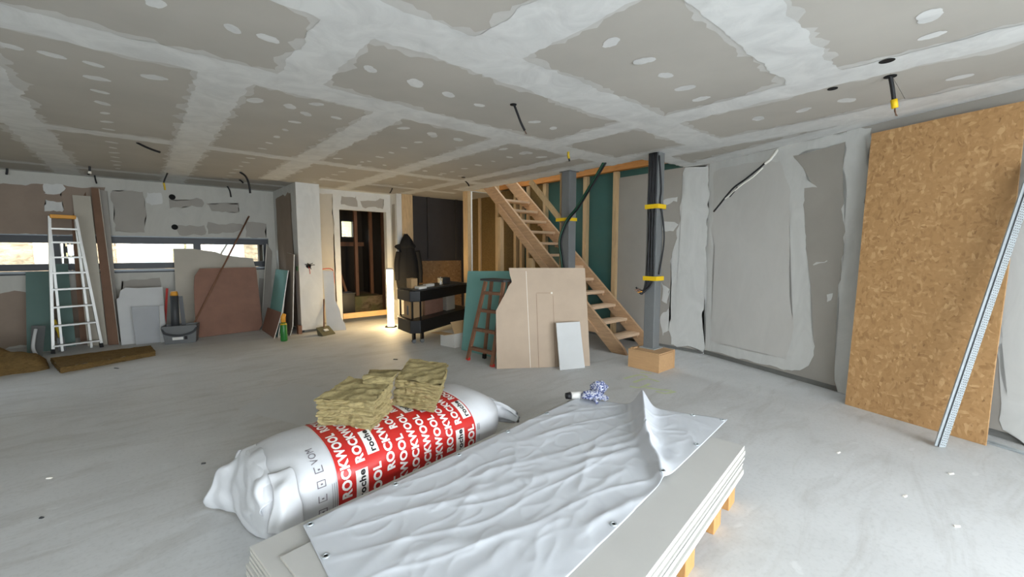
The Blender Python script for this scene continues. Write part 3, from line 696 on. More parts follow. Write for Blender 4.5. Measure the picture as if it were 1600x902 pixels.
r2_ = [a.lerp(b, .55) + Vector((-.015, .01*math.sin(k*2.2), .05 + .02*math.cos(k*2.5))) for k, (a, b) in enumerate(zip(r1_, r3_))]
r25 = [a.lerp(b, .6) + Vector((-.01, 0, .01 + .02*(k % 2))) for k, (a, b) in enumerate(zip(r2_, r3_))]
sheetpart('loose_flap', [r0_, r1_, r2_, r25, r3_], M['bag'], body, amp=.02, n=8)
F = lambda u, v, y=2.02: ony(u, v, y)
sheetpart('loose_flap', [[F(452,728,2.09), F(436,735,2.10), F(420,742,2.12)], [F(462,752), F(440,758,1.99), F(424,765)], [F(472,790,1.98), F(446,796,1.95), F(424,800,1.99)], [F(474,824,1.95), F(446,834,1.91), F(418,834,1.97)]], M['bag'], body, amp=.022)
sheetpart('loose_flap', [[onz(385, 702, .34), onz(400, 695, .34)], [onz(372, 705, .30), onz(388, 712, .3)], [onz(366, 722, .26), onz(372, 728, .26)]], M['bag'], body, amp=.004)
MB().loft([[bag_axis(.40 + .25*i/4) + Vector((0, -.33 + .02*k, .02 + .04*(k % 2))) for k in range(4)] for i in range(5)]).build('wool_showing', M['woold'], body)

# lettering wrapped on the film
def text_tris(txt, size, bold=.02, sx=1.0):
    cu = bpy.data.curves.new('t', 'FONT'); cu.body = txt; cu.size = size; cu.offset = bold*size; cu.resolution_u = 3; cu.space_character = 1.08
    o = bpy.data.objects.new('t', cu); COL.objects.link(o); dg = bpy.context.evaluated_depsgraph_get(); dg.update()
    me = o.evaluated_get(dg).to_mesh(); vs_ = [v.co.copy() for v in me.vertices]; fs = [tuple(p.vertices) for p in me.polygons]
    o.evaluated_get(dg).to_mesh_clear(); bpy.data.objects.remove(o); bpy.data.curves.remove(cu)
    return vs_, fs
PER = [0.0]; prev = bag(1.1, 0)
for i in range(1, 401): q = bag(1.1, i/400); PER.append(PER[-1] + (q-prev).length); prev = q
def t_of(d):  # arc length -> t
    d = max(0, min(PER[-1]-1e-4, d)); lo, hi = 0, 400
    while hi - lo > 1:
        m_ = (lo+hi)//2
        if PER[m_] <= d: lo = m_
        else: hi = m_
    return (lo + (d-PER[lo])/max(1e-9, PER[hi]-PER[lo]))/400
def wrap(vs_, fs, s, d0, name, mat_, lift=.004, par=None):
    # text runs up the front of the bag, letter tops towards the near (left) end
    pts = [bag(s - v.y, t_of(d0 + v.x), lift) for v in vs_]
    return MB().add(pts, fs).build(name, mat_, par or body, fix=False)
def rect(x0, x1, y0, y1, n=6):
    vs_ = []; 
    for i in range(n+1):
        x = x0 + (x1-x0)*i/n; vs_ += [Vector((x, y0, 0)), Vector((x, y1, 0))]
    return vs_, [(2*i, 2*i+2, 2*i+3, 2*i+1) for i in range(n)]
W_v, W_f = text_tris('ROCKWOOL', .064, .045); wlen = max(v.x for v in W_v)
R_v, R_f = text_tris('roche', .052, .03); rlen = max(v.x for v in R_v)
NR = 11; pitch = (RB1 - RB0)/NR
seq_full = None
for r in range(NR):
    s = RB0 + pitch*(r + .78)
    start = -.05 - ((r*3) % 8)*.047 + (.1 if r % 2 else 0)
    d = start; k = 0
    while d < .95:
        boxed = (r % 4 == 1 and k % 2 == 1) or (r % 4 == 2 and k % 2 == 0 and k > 0)
        if boxed:
            if d > .02: 
                lb_ = wrap(*rect(d+.005, d+.16, -.008, .056), s, 0, 'label_box', M['ink'], .003)
                wrap([Vector((v.x*.145/rlen + .012, v.y*.9+.008, 0)) for v in R_v], R_f, s, d, 'brand_lettering', M['blackink'], .005, lb_)
            d += .19
        if d > -.3:
            vv, ff = W_v, W_f
            ok = [i for i, v in enumerate(vv) if d + v.x > .02]
            oks = set(ok); ff2 = [f_ for f_ in ff if all(i in oks for i in f_)]
            if ff2: wrap(vv, ff2, s, d, 'lettering', M['ink'])
        d += wlen + .045; k += 1
for i, (d, y0, y1) in enumerate(((.22, 0, .05), (.29, 0, .045), (.36, 0, .05), (.43, 0, .05), (.5, 0, .04), (.57, 0, .04))):
    s = .645
    for (x0, x1, a, b) in ((0, .004, 0, .04), (.03, .034, 0, .04), (0, .034, 0, .004), (0, .034, .036, .04), (.012, .02, .014, .024)):
        if i % 2 and x0 == .03: continue
        wrap(*rect(x0, x1, a+.02, b+.02, 2), s-.015, d, 'pictogram', M['greyink'], .0035)
for k in range(3): wrap(*rect(.2, .5, .002+.01*k, .004+.01*k, 14), .66, 0, 'fine_print_line', M['greyink'], .0035)
V_v, V_f = text_tris('VOM', .05, -.004); wrap(V_v, V_f, .60, .62, 'small_lettering', M['greyink'], .0035)
for k in range(2):
    for j in range(6): wrap(*rect(.12+.07*j, .16+.07*j, .002, .006, 3), RB1+.02+.012*k, 0, 'fine_print_line', M['greyink'], .0035)

# ---------------------------------------------------------------- mineral wool chunks on the bag
def chunk(name, bot, top, label, mat_, n=26, amp=.012, cat='insulation block', layers=16):
    # bot/top: 4 corners each (loop); builds a subdivided block with torn, layered sides
    def P3(u, v, w):
        b = (bot[0].lerp(bot[1], u)).lerp(bot[3].lerp(bot[2], u), v); t = (top[0].lerp(top[1], u)).lerp(top[3].lerp(top[2], u), v)
        return b.lerp(t, w)
    cen = P3(.5, .5, .5); mb = MB()
    def dis(p, w, side):
        d = (p - cen); d.z = 0
        if d.length > 0: d.normalize()
        wz = p.z + .02*noise.noise(Vector((p.x*7, p.y*7, 4)))
        lay = noise.noise(Vector((p.x*4, p.y*4, wz*60)))*.6 + noise.noise(p*45)*.35 - (1-min(1, abs(noise.noise(Vector((p.x*8, p.y*8, wz*48))))*4))*1.0 + .3
        up_ = Vector((0, 0, 1))*noise.noise(p*14)*amp*.8
        return p + (d*lay*amp if side else up_ + d*noise.noise(p*30)*amp*.5)
    N = n
    faces = [lambda a, b: (a, 0, b), lambda a, b: (1, a, b), lambda a, b: (1-a, 1, b), lambda a, b: (0, 1-a, b), lambda a, b: (a, b, 1), lambda a, b: (a, 1-b, 0)]
    for fi, fn in enumerate(faces):
        def g(a, b, fn=fn, fi=fi):
            q = fn(a, b); return dis(P3(*q), q[2], fi < 4)
        mb.grid(g, N, N)
    me = mb.mesh(name, fix=False); bm = bmesh.new(); bm.from_mesh(me); bmesh.ops.remove_doubles(bm, verts=bm.verts, dist=.004); bmesh.ops.recalc_face_normals(bm, faces=bm.faces); bm.to_mesh(me); bm.free()
    o = link(name, me, mat_); tag(o, label, cat); return o
zb = .385
def Q(u, v, z): return onz(u, v, z)
b0, b1, b2 = Q(496, 667, zb), Q(578, 674, zb), Q(613, 650, zb); b3 = b0 + (b2 - b1)
t0, t1, t2, t3 = Q(494, 624, .555), Q(585, 627, .56), Q(612, 597, .565), Q(545, 590, .565)
chunk('mineral_wool_block', [b0, b1, b2, b3 + Vector((.05, .1, 0))], [t0, t1, t2, t3], 'larger torn mineral wool block on the red printed bag, nearer the loose film end', M['wool'], 44, .02)
c0, c1 = Q(613, 633, .40), Q(677, 645, .40); c2 = c1 + Vector((.28, .33, 0)); c3 = c0 + Vector((.28, .33, 0))
d0, d1, d2, d3 = Q(619, 592, .575), Q(689, 602, .58), Q(700, 568, .585), Q(640, 561, .585)
chunk('mineral_wool_block', [c0, c1, c2, c3], [d0, d1, d2, d3], 'smaller mineral wool block on the red printed bag, tilted towards its far end', M['wool'], 44, .02)
e0, e1, e2, e3 = Q(568, 612, .52), Q(612, 612, .52), Q(622, 588, .52), Q(578, 588, .52)
f0, f1, f2, f3 = Q(566, 586, .60), Q(610, 590, .60), Q(630, 578, .60), Q(590, 582, .60)
chunk('mineral_wool_scrap', [e0 + Vector((0,0,.045)), e1 + Vector((0,0,.045)), e2 + Vector((0,0,.045)), e3 + Vector((0,0,.045))], [f0, f1, f2, f3], 'thin torn mineral wool scrap lying on the larger block', M['wool'], 14, .012, 'insulation scrap')

# ---------------------------------------------------------------- OSB sheet and metal profile at the right wall
A = onz(1320, 632); Bp = onz(1540, 697)
ob, oA, on_ = leaning('osb_sheet', A, Bp, .085, [(1320,633),(1540,697),(1556,560),(1578,400),(1599,210),(1601,158),(1480,183),(1362,209),(1350,330),(1338,460)], .015, M['osb'], 'tall golden brown OSB sheet leaning against the oblique right wall', 'OSB sheet')
pb = onz(1459, 696); ptop = onpl(1603, 270, oA - on_*.06, on_); pdir = (ptop - pb).normalized(); pend = ptop + pdir*.06
prof = empty('metal_profile', pb, 'galvanised perforated drywall profile leaning across the OSB sheet', 'metal profile')
sd = (-_rt*-1); sd = (sd - pdir*sd.dot(pdir)).normalized(); nv_ = pdir.cross(sd).normalized()
if nv_.dot(EYE - pb) < 0: nv_ = -nv_
def pro(mb, x0, x1, y0, y1, a, b): 
    return mb.hexa([a + sd*x0 + nv_*y0, a + sd*x1 + nv_*y0, a + sd*x1 + nv_*y1, a + sd*x0 + nv_*y1], [b + sd*x0 + nv_*y0, b + sd*x1 + nv_*y0, b + sd*x1 + nv_*y1, b + sd*x0 + nv_*y1])
# C section: web facing us on the right, flange on the left
lift = Vector((0, 0, .004))
pro(MB(), .0, .052, .028, .0295, pb+lift, pend).build('web', M['zinc'], prof)
pro(MB(), -.0015, .0, .0, .0295, pb+lift, pend).build('flange', M['zinc'], prof); pro(MB(), .052, .0535, .0, .0295, pb+lift, pend).build('flange', M['zinc'], prof)
pro(MB(), -.022, -.0015, .026, .0275, pb+lift, pend).build('lip', M['zinc'], prof)
pro(MB(), -.003, .004, .0295, .0325, pb+lift, pend).build('bead', M['plasticd'], prof)
holes = MB(); Lp = (pend-pb).length
for i in range(int(Lp/.016)):
    p0 = pb + pdir*(.02 + i*.016)
    for j in range(3):
        x = .012 + j*.013 + (.006 if i % 2 else 0)
        pro(holes, x, x+.007, .0295, .0299, p0, p0 + pdir*.006)
ho = holes.build('perforations', M['plastic'], prof); ho['kind'] = 'stuff'

# ---------------------------------------------------------------- steel posts, formwork box, cables
def sq(c, w, rot=0):
    return [Vector((c[0], c[1], 0)) + Vector((math.cos(rot+a)*w*.7071, math.sin(rot+a)*w*.7071, 0)) for a in [math.pi/4 + i*math.pi/2 for i in range(4)]]
PC = Vector((4.555, 2.63, 0)); PW = .135
post = empty('steel_post', PC, 'grey square steel post with black cable bundle standing in a wooden box', 'post')
s4 = sq(PC, PW); MB().hexa([p + Vector((0,0,.222)) for p in s4], [p + Vector((0,0,H-.001)) for p in s4]).build('shaft', M['steel'], post, bevel=.008)
s5 = sq(PC, .2); MB().hexa([p + Vector((0,0,.2205)) for p in s5], [p + Vector((0,0,.2305)) for p in s5]).build('base_plate', M['zinc'], post)
cabs = empty('cable_bundle', PC + Vector((-.1, 0, 1.0)), 'black cable bundle taped in yellow to the steel post over the wooden box', 'cable bundle')
fx = PC.x - PW/2 - .014; fy = PC.y - PW/2
for k in range(5):
    y = fy + .02 + k*.022; bow = (0, .01, -.012, .0, -.03)[k]
    pts = [(fx, y, H-.01), (fx-.004, y + bow*.3, 2.2), (fx, y+.002, 1.93), (fx-.008, y+bow, 1.6), (fx-.004, y+bow*.5, 1.3), (fx, y, 1.06), (fx-.03, y+.03, .95 - .02*k), (fx-.07, y+.09, .90 + .012*k)]
    MB().tube(spline(pts, 6), .0105, 8).build('cable', M['cable'], cabs, smooth=True)
pts = [(fx, fy-.012, 2.45), (PC.x-.02, fy-.014, 2.1), (PC.x-.03, fy-.012, 1.93), (PC.x+.02, fy-.03, 1.7), (PC.x+.045, fy-.03, 1.45), (PC.x-.02, fy-.016, 1.1)]
MB().tube(spline(pts, 6), .009, 8).build('cable', M['cable'], cabs, smooth=True)
for k in range(3): 
    e = Vector((fx-.07, fy+.11+.022*k, .905+.012*k)); MB().tube([e, e + Vector((-.03, .045, -.015))], .006, 6).build('cable_end', M['copper'] if k else M['orange'], cabs)
for zt in (1.86, 1.03):
    x0, x1, y0_, y1_ = PC.x-PW/2-.028, PC.x+PW/2+.004, PC.y-PW/2-.024, PC.y+PW/2+.004
    t_ = .004
    MB().box(x0-t_, x0, y0_, y1_, zt, zt+.05).box(x1, x1+t_, y0_, y1_, zt, zt+.05).box(x0-t_, x1+t_, y0_-t_, y0_, zt, zt+.05).box(x0-t_, x1+t_, y1_, y1_+t_, zt, zt+.05).build('tape_band', M['yellow'], cabs)
fbx = empty('formwork_box', (4.5, 2.57, 0), 'small wooden box around the foot of the cabled steel post', 'wooden box')
x0, x1, y0_, y1_ = 4.32, 4.68, 2.39, 2.79
MB().box(x0, x0+.025, y0_, y1_, 0, .205).build('side_board', M['formwork'], fbx, bevel=.002); MB().box(x1-.025, x1, y0_, y1_, 0, .205).build('side_board', M['formwork'], fbx, bevel=.002)
MB().box(x0+.026, x1-.026, y0_+.004, y0_+.029, 0, .2).build('end_board', M['formwork'], fbx, bevel=.002); MB().box(x0+.026, x1-.026, y1_-.029, y1_-.004, 0, .2).build('end_board', M['formwork'], fbx, bevel=.002)
MB().box(x0, x1, y0_, y1_, .206, .22).build('lid', M['formwork'], fbx, bevel=.002)
MB().box(x1+.001, x1+.026, y0_+.03, y1_-.02, 0, .18).build('outer_board', M['formwork'], fbx, bevel=.002)
MB().box(x0+.02, x0+.1, y1_-.06, y1_-.02, .221, .235).build('offcut', M['formwork'], fbx)

PC2 = Vector((4.655, 4.04, 0))
post2 = empty('steel_post', PC2, 'bare grey steel post rising in front of the timber stairs', 'post')
s4 = sq(PC2, .15); MB().hexa(s4, [p + Vector((0,0,H-.001)) for p in s4]).build('shaft', M['steel'], post2, bevel=.008)
s5 = sq(PC2, .2); MB().hexa([p + Vector((0,0,H-.012)) for p in s5], [p + Vector((0,0,H-.0005)) for p in s5]).build('head_plate', M['steel'], post2)
o = MB().box(4.66, 4.715, 4.16, 4.215, 0, H).build('timber_stud', M['wood']); tag(o, 'slim pine stud beside the bare grey steel post at the stairs', 'stud')
gc = empty('green_conduit', onz(942, 255, H), 'dark green conduit slanting from the ceiling to the post by the stairs', 'conduit')
h0 = onz(943, 254, H-.002); h1 = onpl(885, 345, (4.55, 3.95, 0), (.66, .75, 0)); 
for k in range(2):
    off = Vector((.02*k, -.02*k, 0))
    MB().tube(spline([h0+off, h0.lerp(h1, .3) + Vector((0,0,-.02))+off, h0.lerp(h1, .7)+off + Vector((0,0,-.035)), h1+off, onpl(874, 375, (4.55,3.95,0), (.66,.75,0))+off, onpl(876, 400, (4.55,3.95,0), (.66,.75,0))+off, onpl(880, 430, (4.55,3.95,0), (.66,.75,0))+off], 8), .014, 8).build('tube', M['gcable'] if k == 0 else M['cable'], gc, smooth=True)
MB().box(PC2.x-.095, PC2.x-.0755, PC2.y-.08, PC2.y+.16, 1.80, 1.845).box(PC2.x-.095, PC2.x+.08, PC2.y-.09, PC2.y-.0755, 1.80, 1.845).build('tape_band', M['yellow'], gc)

# ---------------------------------------------------------------- timber stairs
SX0, SX1 = 4.76, 5.44; SL = .9
def szy(y): return (y - 3.14)*SL
stair = empty('timber_stairs', (5.1, 3.2, 0), 'open timber staircase rising along the teal wall', 'stairs')
def stringer(x0, x1, name):
    w = .22   # width measured vertically
    prof_ = [(3.10, 0.0), (3.34, 0.0), (6.45, szy(6.45)-.30+.08), (6.45, szy(6.45)+.08-.02), (6.25, szy(6.25)+.06), (3.16, .09)]
    MB().prism([(x0, y, z_) for y, z_ in prof_], (x1-x0, 0, 0)).build(name, M['stairw'], stair)
stringer(SX0, SX0+.045, 'stringer'); stringer(SX1, SX1+.045, 'stringer')
MB().prism([(SX0-.03, y, szy(y)+dz) for y, dz in ((3.55, -.12), (5.7, -.12), (5.7, -.26), (3.7, -.26))], (.028, 0, 0)).build('stringer_batten', M['stairw'], stair)
nst = 13
for i in range(1, nst):
    zt = i*.19; yc = 3.14 + zt/SL
    MB().box(SX0+.046, SX1-.001, yc-.02, yc+.19, zt-.04, zt).build('tread', M['tread'], stair, bevel=.004)
    MB().box(SX0+.046, SX0+.075, yc+.0, yc+.17, zt-.075, zt-.041).build('tread_cleat', M['stairw'], stair); MB().box(SX1-.03, SX1-.001, yc+.0, yc+.17, zt-.075, zt-.041).build('tread_cleat', M['stairw'], stair)
hr = MB().bar(onx(829, 284, 4.62), onx(877, 345, 4.62), .07, .045, (0,0,1)).build('handrail_timber', M['wood']); tag(hr, 'sloping pine timber nailed between ceiling edge and stud above the stairs', 'timber')

# ---------------------------------------------------------------- boards in front of the stairs
A = onz(776, 577); Bp = onz(922, 572)
bb, bA, bn = leaning('gypsum_board', A, Bp, .13, [(776,577),(922,572),(918,490),(914,419),(795,419),(797,431),(800,441),(795,447),(790,458),(775,486)], .0125, M['beige'], 'big beige gypsum board with a broken upper corner leaning before the stairs', 'board', edge=M['core'])
def score(px, name='score_line', w=.006, par=bb, mat_=M['core']):
    pts = [onpl(u, v, bA - bn*.0012, bn) for u, v in px]
    for a, b in zip(pts, pts[1:]): MB().bar(a, b, w, .0015, bn.cross(b-a)).build(name, mat_, par)
score([(822,424),(829,576)]); score([(838,459),(842,575)], w=.004, mat_=M['brownboard']); score([(838,458),(860,458)], w=.003, mat_=M['brownboard']); score([(864,462),(868,574)], w=.003, mat_=M['brownboard'])
p = onpl(862, 458, bA - bn*.002, bn); MB().tube([p - bn*.002, p], .012, 10).build('chip', M['core'], bb)
leaning('gypsum_offcut', onz(875, 579), onz(914, 575), .13, [(875,579),(914,575),(910,540),(906,503),(869,505)], .0125, M['grey'], 'small white gypsum offcut leaning on the big beige board', 'board', edge=M['core'])
leaning('gypsum_board', onz(721, 547), onz(800, 567), .26, [(721,547),(800,567),(806,424),(731,424)], .0125, M['teal'], 'teal gypsum board standing behind the old wooden stepladder', 'board', edge=M['core'])

# old wooden stepladder
lA, ln = lean_plane(onz(731, 563), onz(770, 574), .18)
def L(u, v): return onpl(u, v, lA - ln*.0, ln)
wl_ = empty('wooden_stepladder', onz(752, 566), 'old brown wooden stepladder standing before the teal gypsum board', 'stepladder')
tl, tr_ = L(759, 440), L(787, 441); bl, br = flr(L(731, 563)), flr(L(769, 574))
for a, b in ((bl, tl), (br, tr_)):
    MB().bar(a + (b-a).normalized()*.0 + Vector((0,0,.02)), b, .045, .03, (br-bl)).build('rail', M['oldwood'], wl_)
    MB().bar(a + Vector((0,0,.004)), a + (b-a)*.035 + Vector((0,0,.004)), .05, .035, (br-bl)).build('foot_cap', M['redp'], wl_)
for f_ in (.16, .40, .64, .86): MB().bar(bl.lerp(tl, f_), br.lerp(tr_, f_), .035, .06, (0,0,1)).build('rung', M['oldwood'], wl_)
back = ln.copy(); back.z = 0; back.normalize()
tb0, tb1 = tl + back*.10, tr_ + back*.10; bb0 = bl.lerp(br, .2) + back*.2; bb1 = bl.lerp(br, .85) + back*.2
for a, b in ((bb0, tb0), (bb1, tb1)):
    a = Vector((a.x, a.y, .03)); MB().bar(a, b, .04, .028, (br-bl)).build('back_leg', M['oldwood'], wl_)
    MB().bar(Vector((a.x, a.y, 0.002)), a + Vector((0,0,.03)), .045, .035, (br-bl)).build('foot_cap', M['rubber'], wl_)
u_ = (tr_ - tl).normalized(); zc = max(tl.z, tr_.z) + .002
cq = [tl - u_*.05 - back*.05, tr_ + u_*.05 - back*.05, tr_ + u_*.05 + back*.17, tl - u_*.05 + back*.17]
MB().hexa([Vector((q.x, q.y, zc)) for q in cq], [Vector((q.x, q.y, zc+.025)) for q in cq]).build('top_plate', M['plasticd'], wl_, bevel=.004)

# ---------------------------------------------------------------- black console with things on it
n0 = onz(650, 473, .645); f0_ = onz(728, 458, .645); l0 = onz(616, 465, .645)
cx = (f0_ - n0); cx.z = 0; clen = cx.length + .15; cx.normalize(); cy = (l0 - n0); cy.z = 0; cy.normalize(); cw = .74
cb = Vector((n0.x, n0.y, 0))
def cp(a, b, z_): return cb + cx*a + cy*b + Vector((0, 0, z_))
con = empty('console', cp(.5, .3, 0), 'black two-tier console on castors below the hanging jacket', 'console')
def slab(z0, z1, grow=0):
    o_ = [(0.10, 0), (clen, 0), (clen, cw), (0.02, cw), (-.05, cw-.12), (-.05, .15)]
    return MB().prism([cp(a, b, z0) for a, b in o_], (0, 0, z1-z0))
slab(.645, .80).build('upper_tier', M['black'], con, bevel=.006); slab(.18, .37).build('lower_tier', M['black'], con, bevel=.006)
MB().prism([cp(a, b, .802) for a, b in ((.02, .06), (clen-.05, .06), (clen-.05, cw-.06), (.02, cw-.06))], (0, 0, .012)).build('top_pad', M['plasticd'], con)
for a, b in ((.02, .17), (.12, .02), (clen-.05, .03), (clen-.05, cw-.05), (.06, cw-.05)): MB().prism([cp(a, b, .37), cp(a+.03, b, .37), cp(a+.03, b+.03, .37), cp(a, b+.03, .37)], (0, 0, .275)).build('post', M['black'], con)
for a, b in ((.06, .2), (.2, .1), (clen-.15, .12), (clen-.15, cw-.12)):
    lg_ = MB().prism([cp(a, b, .06), cp(a+.06, b, .06), cp(a+.06, b+.06, .06), cp(a, b+.06, .06)], (0, 0, .12)).build('castor_leg', M['black'], con)
    c_ = cp(a+.03, b+.03, .032); MB().tube([c_ - cy*.014, c_ + cy*.014], .032, 14).build('castor_wheel', M['plastic'], lg_)
def boxon(name, a0, a1, b0, b1, z0, z1, mat_, label, cat='box', bev=.003):
    o = MB().hexa([cp(a0,b0,z0), cp(a1,b0,z0), cp(a1,b1,z0), cp(a0,b1,z0)], [cp(a0,b0,z1), cp(a1,b0,z1), cp(a1,b1,z1), cp(a0,b1,z1)]).build(name, mat_, bevel=bev); return tag(o, label, cat)
bx = empty('packing_box', cp(.18, .35, .371), 'pale cardboard box with a grey label on the lower tier of the black console', 'box')
MB().hexa([cp(a,b,.3715) for a,b in ((.03,.24),(.33,.24),(.33,.5),(.03,.5))], [cp(a,b,.62) for a,b in ((.03,.24),(.33,.24),(.33,.5),(.03,.5))]).build('carton', M['card'], bx, bevel=.003)
MB().hexa([cp(a,b,.42) for a,b in ((.026,.32),(.029,.32),(.029,.38),(.026,.38))], [cp(a,b,.56) for a,b in ((.026,.32),(.029,.32),(.029,.38),(.026,.38))]).build('label', M['plastic'], bx)
MB().hexa([cp(a,b,.6205) for a,b in ((.03,.24),(.18,.24),(.18,.5),(.03,.5))], [cp(a,b,.6235) for a,b in ((.03,.24),(.18,.24),(.18,.5),(.03,.5))]).build('flap', M['card'], bx)
boxon('wooden_box', .42, .95, .25, .55, .3715, .60, M['pink'], 'reddish brown carton in the middle of the lower console tier')
boxon('grey_box', 1.02, 1.3, .2, .5, .3715, .63, M['beige2'], 'pale grey carton at the stair end of the lower console tier')
boxon('parcel', .10, .26, .3, .48, .815, .96, M['card'], 'small brown parcel on the console top under the jacket')
boxon('paper_stack', .14, .34, .08, .24, .815, .85, M['paper'], 'white papers lying at the near edge of the console top', 'papers', .001)
boxon('tissue_pack', .42, .66, .2, .33, .815, .86, M['paper'], 'long white packet lying along the console top', 'packet', .01)
boxon('tool_case', 1.0, 1.25, .3, .5, .815, .92, M['plasticd'], 'dark tool case at the far end of the console top', 'case', .008)
pc_ = cp(.93, .3, .815); o = MB().tube([pc_, pc_ + Vector((0,0,.05)), pc_ + Vector((0,0,.06)), pc_ + Vector((0,0,.13))], [.022, .022, .01, .006], 12).build('glue_bottle', M['paper'], smooth=True); tag(o, 'little white nozzle bottle beside the dark tool case on the console', 'bottle')
crd = empty('cardboard_carton', onz(716, 532), 'open cardboard carton between the console and the teal board', 'box')
q0 = onz(722, 548) ; ca = onz(712, 541); 
pA, pB = onz(714, 545), onz(735, 540); dA = (pB-pA).normalized(); nA = Vector((-dA.y, dA.x, 0)); 
if nA.dot(pA) < 0: nA = -nA
pA = pA + nA*.05
MB().hexa([pA, pA+dA*.4, pA+dA*.4+nA*.3, pA+nA*.3], [q + Vector((0,0,.2)) for q in (pA, pA+dA*.4, pA+dA*.4+nA*.3, pA+nA*.3)]).build('carton', M['paper'], crd)
MB().prism([pA + Vector((0,0,.201)), pA + dA*.4 + Vector((0,0,.201)), pA + dA*.4 + Vector((0,0,.36)) + nA*.1, pA + dA*.02 + nA*.1 + Vector((0,0,.36))], nA*.004).build('flap', M['card'], crd)
MB().prism([pA + Vector((0,0,.201)), pA + nA*.3 + Vector((0,0,.201)), pA + nA*.3 - dA*.18 + Vector((0,0,.21)), pA - dA*.18 + Vector((0,0,.21))], Vector((0,0,.004))).build('flap', M['card'], crd)

# ---------------------------------------------------------------- lit tube lamp
LP = onz(611, 511)
lam = empty('tube_lamp', LP, 'glowing vertical tube work light standing beside the doorway', 'lamp')
MB().tube([LP, LP + Vector((0,0,.02))], [.11, .10], 20).build('base', M['black'], lam)
MB().tube([LP + Vector((0,0,.0205)), LP + Vector((0,0,1.04))], .055, 16).build('tube', M['lamp'], lam, smooth=True)
MB().tube([LP + Vector((0,0,1.0405)), LP + Vector((0,0,1.07))], .058, 16).build('cap', M['paper'], lam, smooth=True)

# ---------------------------------------------------------------- black hooded jacket
JY = 7.62
jk = empty('hooded_jacket', ony(636, 450, JY), 'black hooded jacket hanging on the timber jamb above the console', 'jacket')
def jr(z_, x0, x1, dep, n=24):
    c_ = (x0+x1)/2; w = (x1-x0)/2
    return [Vector((c_ + math.cos(a)*w*(1 + .05*noise.noise(Vector((math.cos(a)*3, z_*4, 1)))), JY + .02 + math.sin(a)*dep*(1 + .12*math.sin(a*7 + z_*3)), z_ + .01*math.sin(a*3))) for a in [i*2*math.pi/n for i in range(n)]]
J = lambda u, v: ony(u, v, JY)
def jrow(v, u0, u1, dep): a, b = J(u0, v), J(u1, v); return jr((a.z+b.z)/2, a.x, b.x, dep)
MB().loft([jrow(450, 622, 654, .06), jrow(440, 620, 656, .08), jrow(425, 620, 656, .09), jrow(408, 621, 653, .09), jrow(395, 624, 650, .08), jrow(386, 625, 648, .07), jrow(380, 626, 646, .06)]).build('jacket_body', M['jacket'], jk, smooth=True)
MB().loft([jrow(388, 625, 648, .08), jrow(382, 626, 647, .09), jrow(376, 628, 645, .085), jrow(370, 631, 641, .06), jrow(366, 633.5, 637.5, .03)]).build('hood', M['jacket'], jk, smooth=True)
for px in ([(630,380),(619,383),(617,386),(622,390),(630,392)], [(642,380),(648,382),(650,385),(648,388),(642,390)]):
    MB().prism([J(u, v) for u, v in px], (0, .03, 0)).build('collar_point', M['jacket'], jk)
MB().tube(spline([J(652, 392), J(656, 415), J(657, 442)], 5), [.05]*8+[.045]*3, 12).build('sleeve', M['jacket'], jk, smooth=True)
MB().tube(spline([J(623, 394), J(620, 412), J(621, 438)], 5), [.05]*8+[.045]*3, 12).build('sleeve', M['jacket'], jk, smooth=True)
MB().bar((4.02, 7.76, 1.66), (4.02, 7.64, 1.69), .012, .012).build('hook', M['zinc'], jk)

# ---------------------------------------------------------------- doorway clutter
o = MB().box(2.86, 3.765, YB+.01, YB+.06, .09, .19).build('threshold_plank', M['woodx'], bevel=.003); tag(o, 'pale pine plank set across the foot of the dark doorway', 'plank')
o = MB().box(2.9, 3.3, 8.6, 8.95, 0, .5).box(2.88, 3.32, 8.58, 8.97, .5, .53).build('storage_tub', M['black'], bevel=.005); tag(o, 'black lidded tub standing on the floor inside the dark doorway', 'tub')
sk_ = empty('cement_sack', (3.05, 9.0, 0), 'pale paper sack leaning inside the doorway behind the black tub', 'sack')
def sack(u, v): return None
blob('sack_body', Vector((3.03, 9.25, .62)), .15, .1, .63, M['beige2'], sk_, 0, .12)
MB().tube([(2.99, 9.25, 1.21), (3.07, 9.25, 1.23)], .03, 8).build('tied_neck', M['beige2'], sk_, smooth=True)
o = MB().bar((3.42, 9.0, .0), (3.12, 9.9, 2.1), .05, .03).build('long_batten', M['oldwood']); tag(o, 'dark batten leaning inside the dark doorway', 'batten')

# ---------------------------------------------------------------- left corner: boards and tools along the window wall
TG = 'boards leaning along the window wall'
leaning('gypsum_board', onz(42, 553), onz(80, 549), .46, [(42,553),(80,549),(78,425),(40,426)], .0125, M['tealb'], 'wider dark teal board left of the aluminium stepladder', 'board', TG, M['core'])
leaning('gypsum_board', onz(90, 544), onz(118, 541), .29, [(92,548),(119,545),(106,413),(87,413)], .0125, M['tealb'], 'narrower dark teal board behind the aluminium stepladder rungs', 'board', TG, M['core'])
leaning('gypsum_board', onz(137, 541), onz(168, 539), .19, [(137,541),(168,539),(141,307),(113,305)], .0125, M['beige2'], 'tall beige board strip nearly reaching the ceiling behind the stepladder', 'board', TG, M['core'])
leaning('timber_plank', onz(168, 540), onz(186, 539), .20, [(169.5,540),(186,539),(154,295),(142,294)], .022, M['brownboard'], 'tall narrow brown board leaning right of the beige strip', 'board', TG, M['core'])
leaning('timber_plank', onz(124, 539), onz(140, 538), .15, [(126,539),(140,538),(134,294),(108,293)], .015, M['brownboard'], 'dark brown board leaning behind the tall beige strip', 'board', TG)
leaning('gypsum_strip', onz(176, 535), onz(188, 534), .15, [(178,535),(188,534),(167,299),(154,296)], .0125, M['rawgrey'], 'grey board strip leaning behind the tall narrow brown board', 'board', TG)
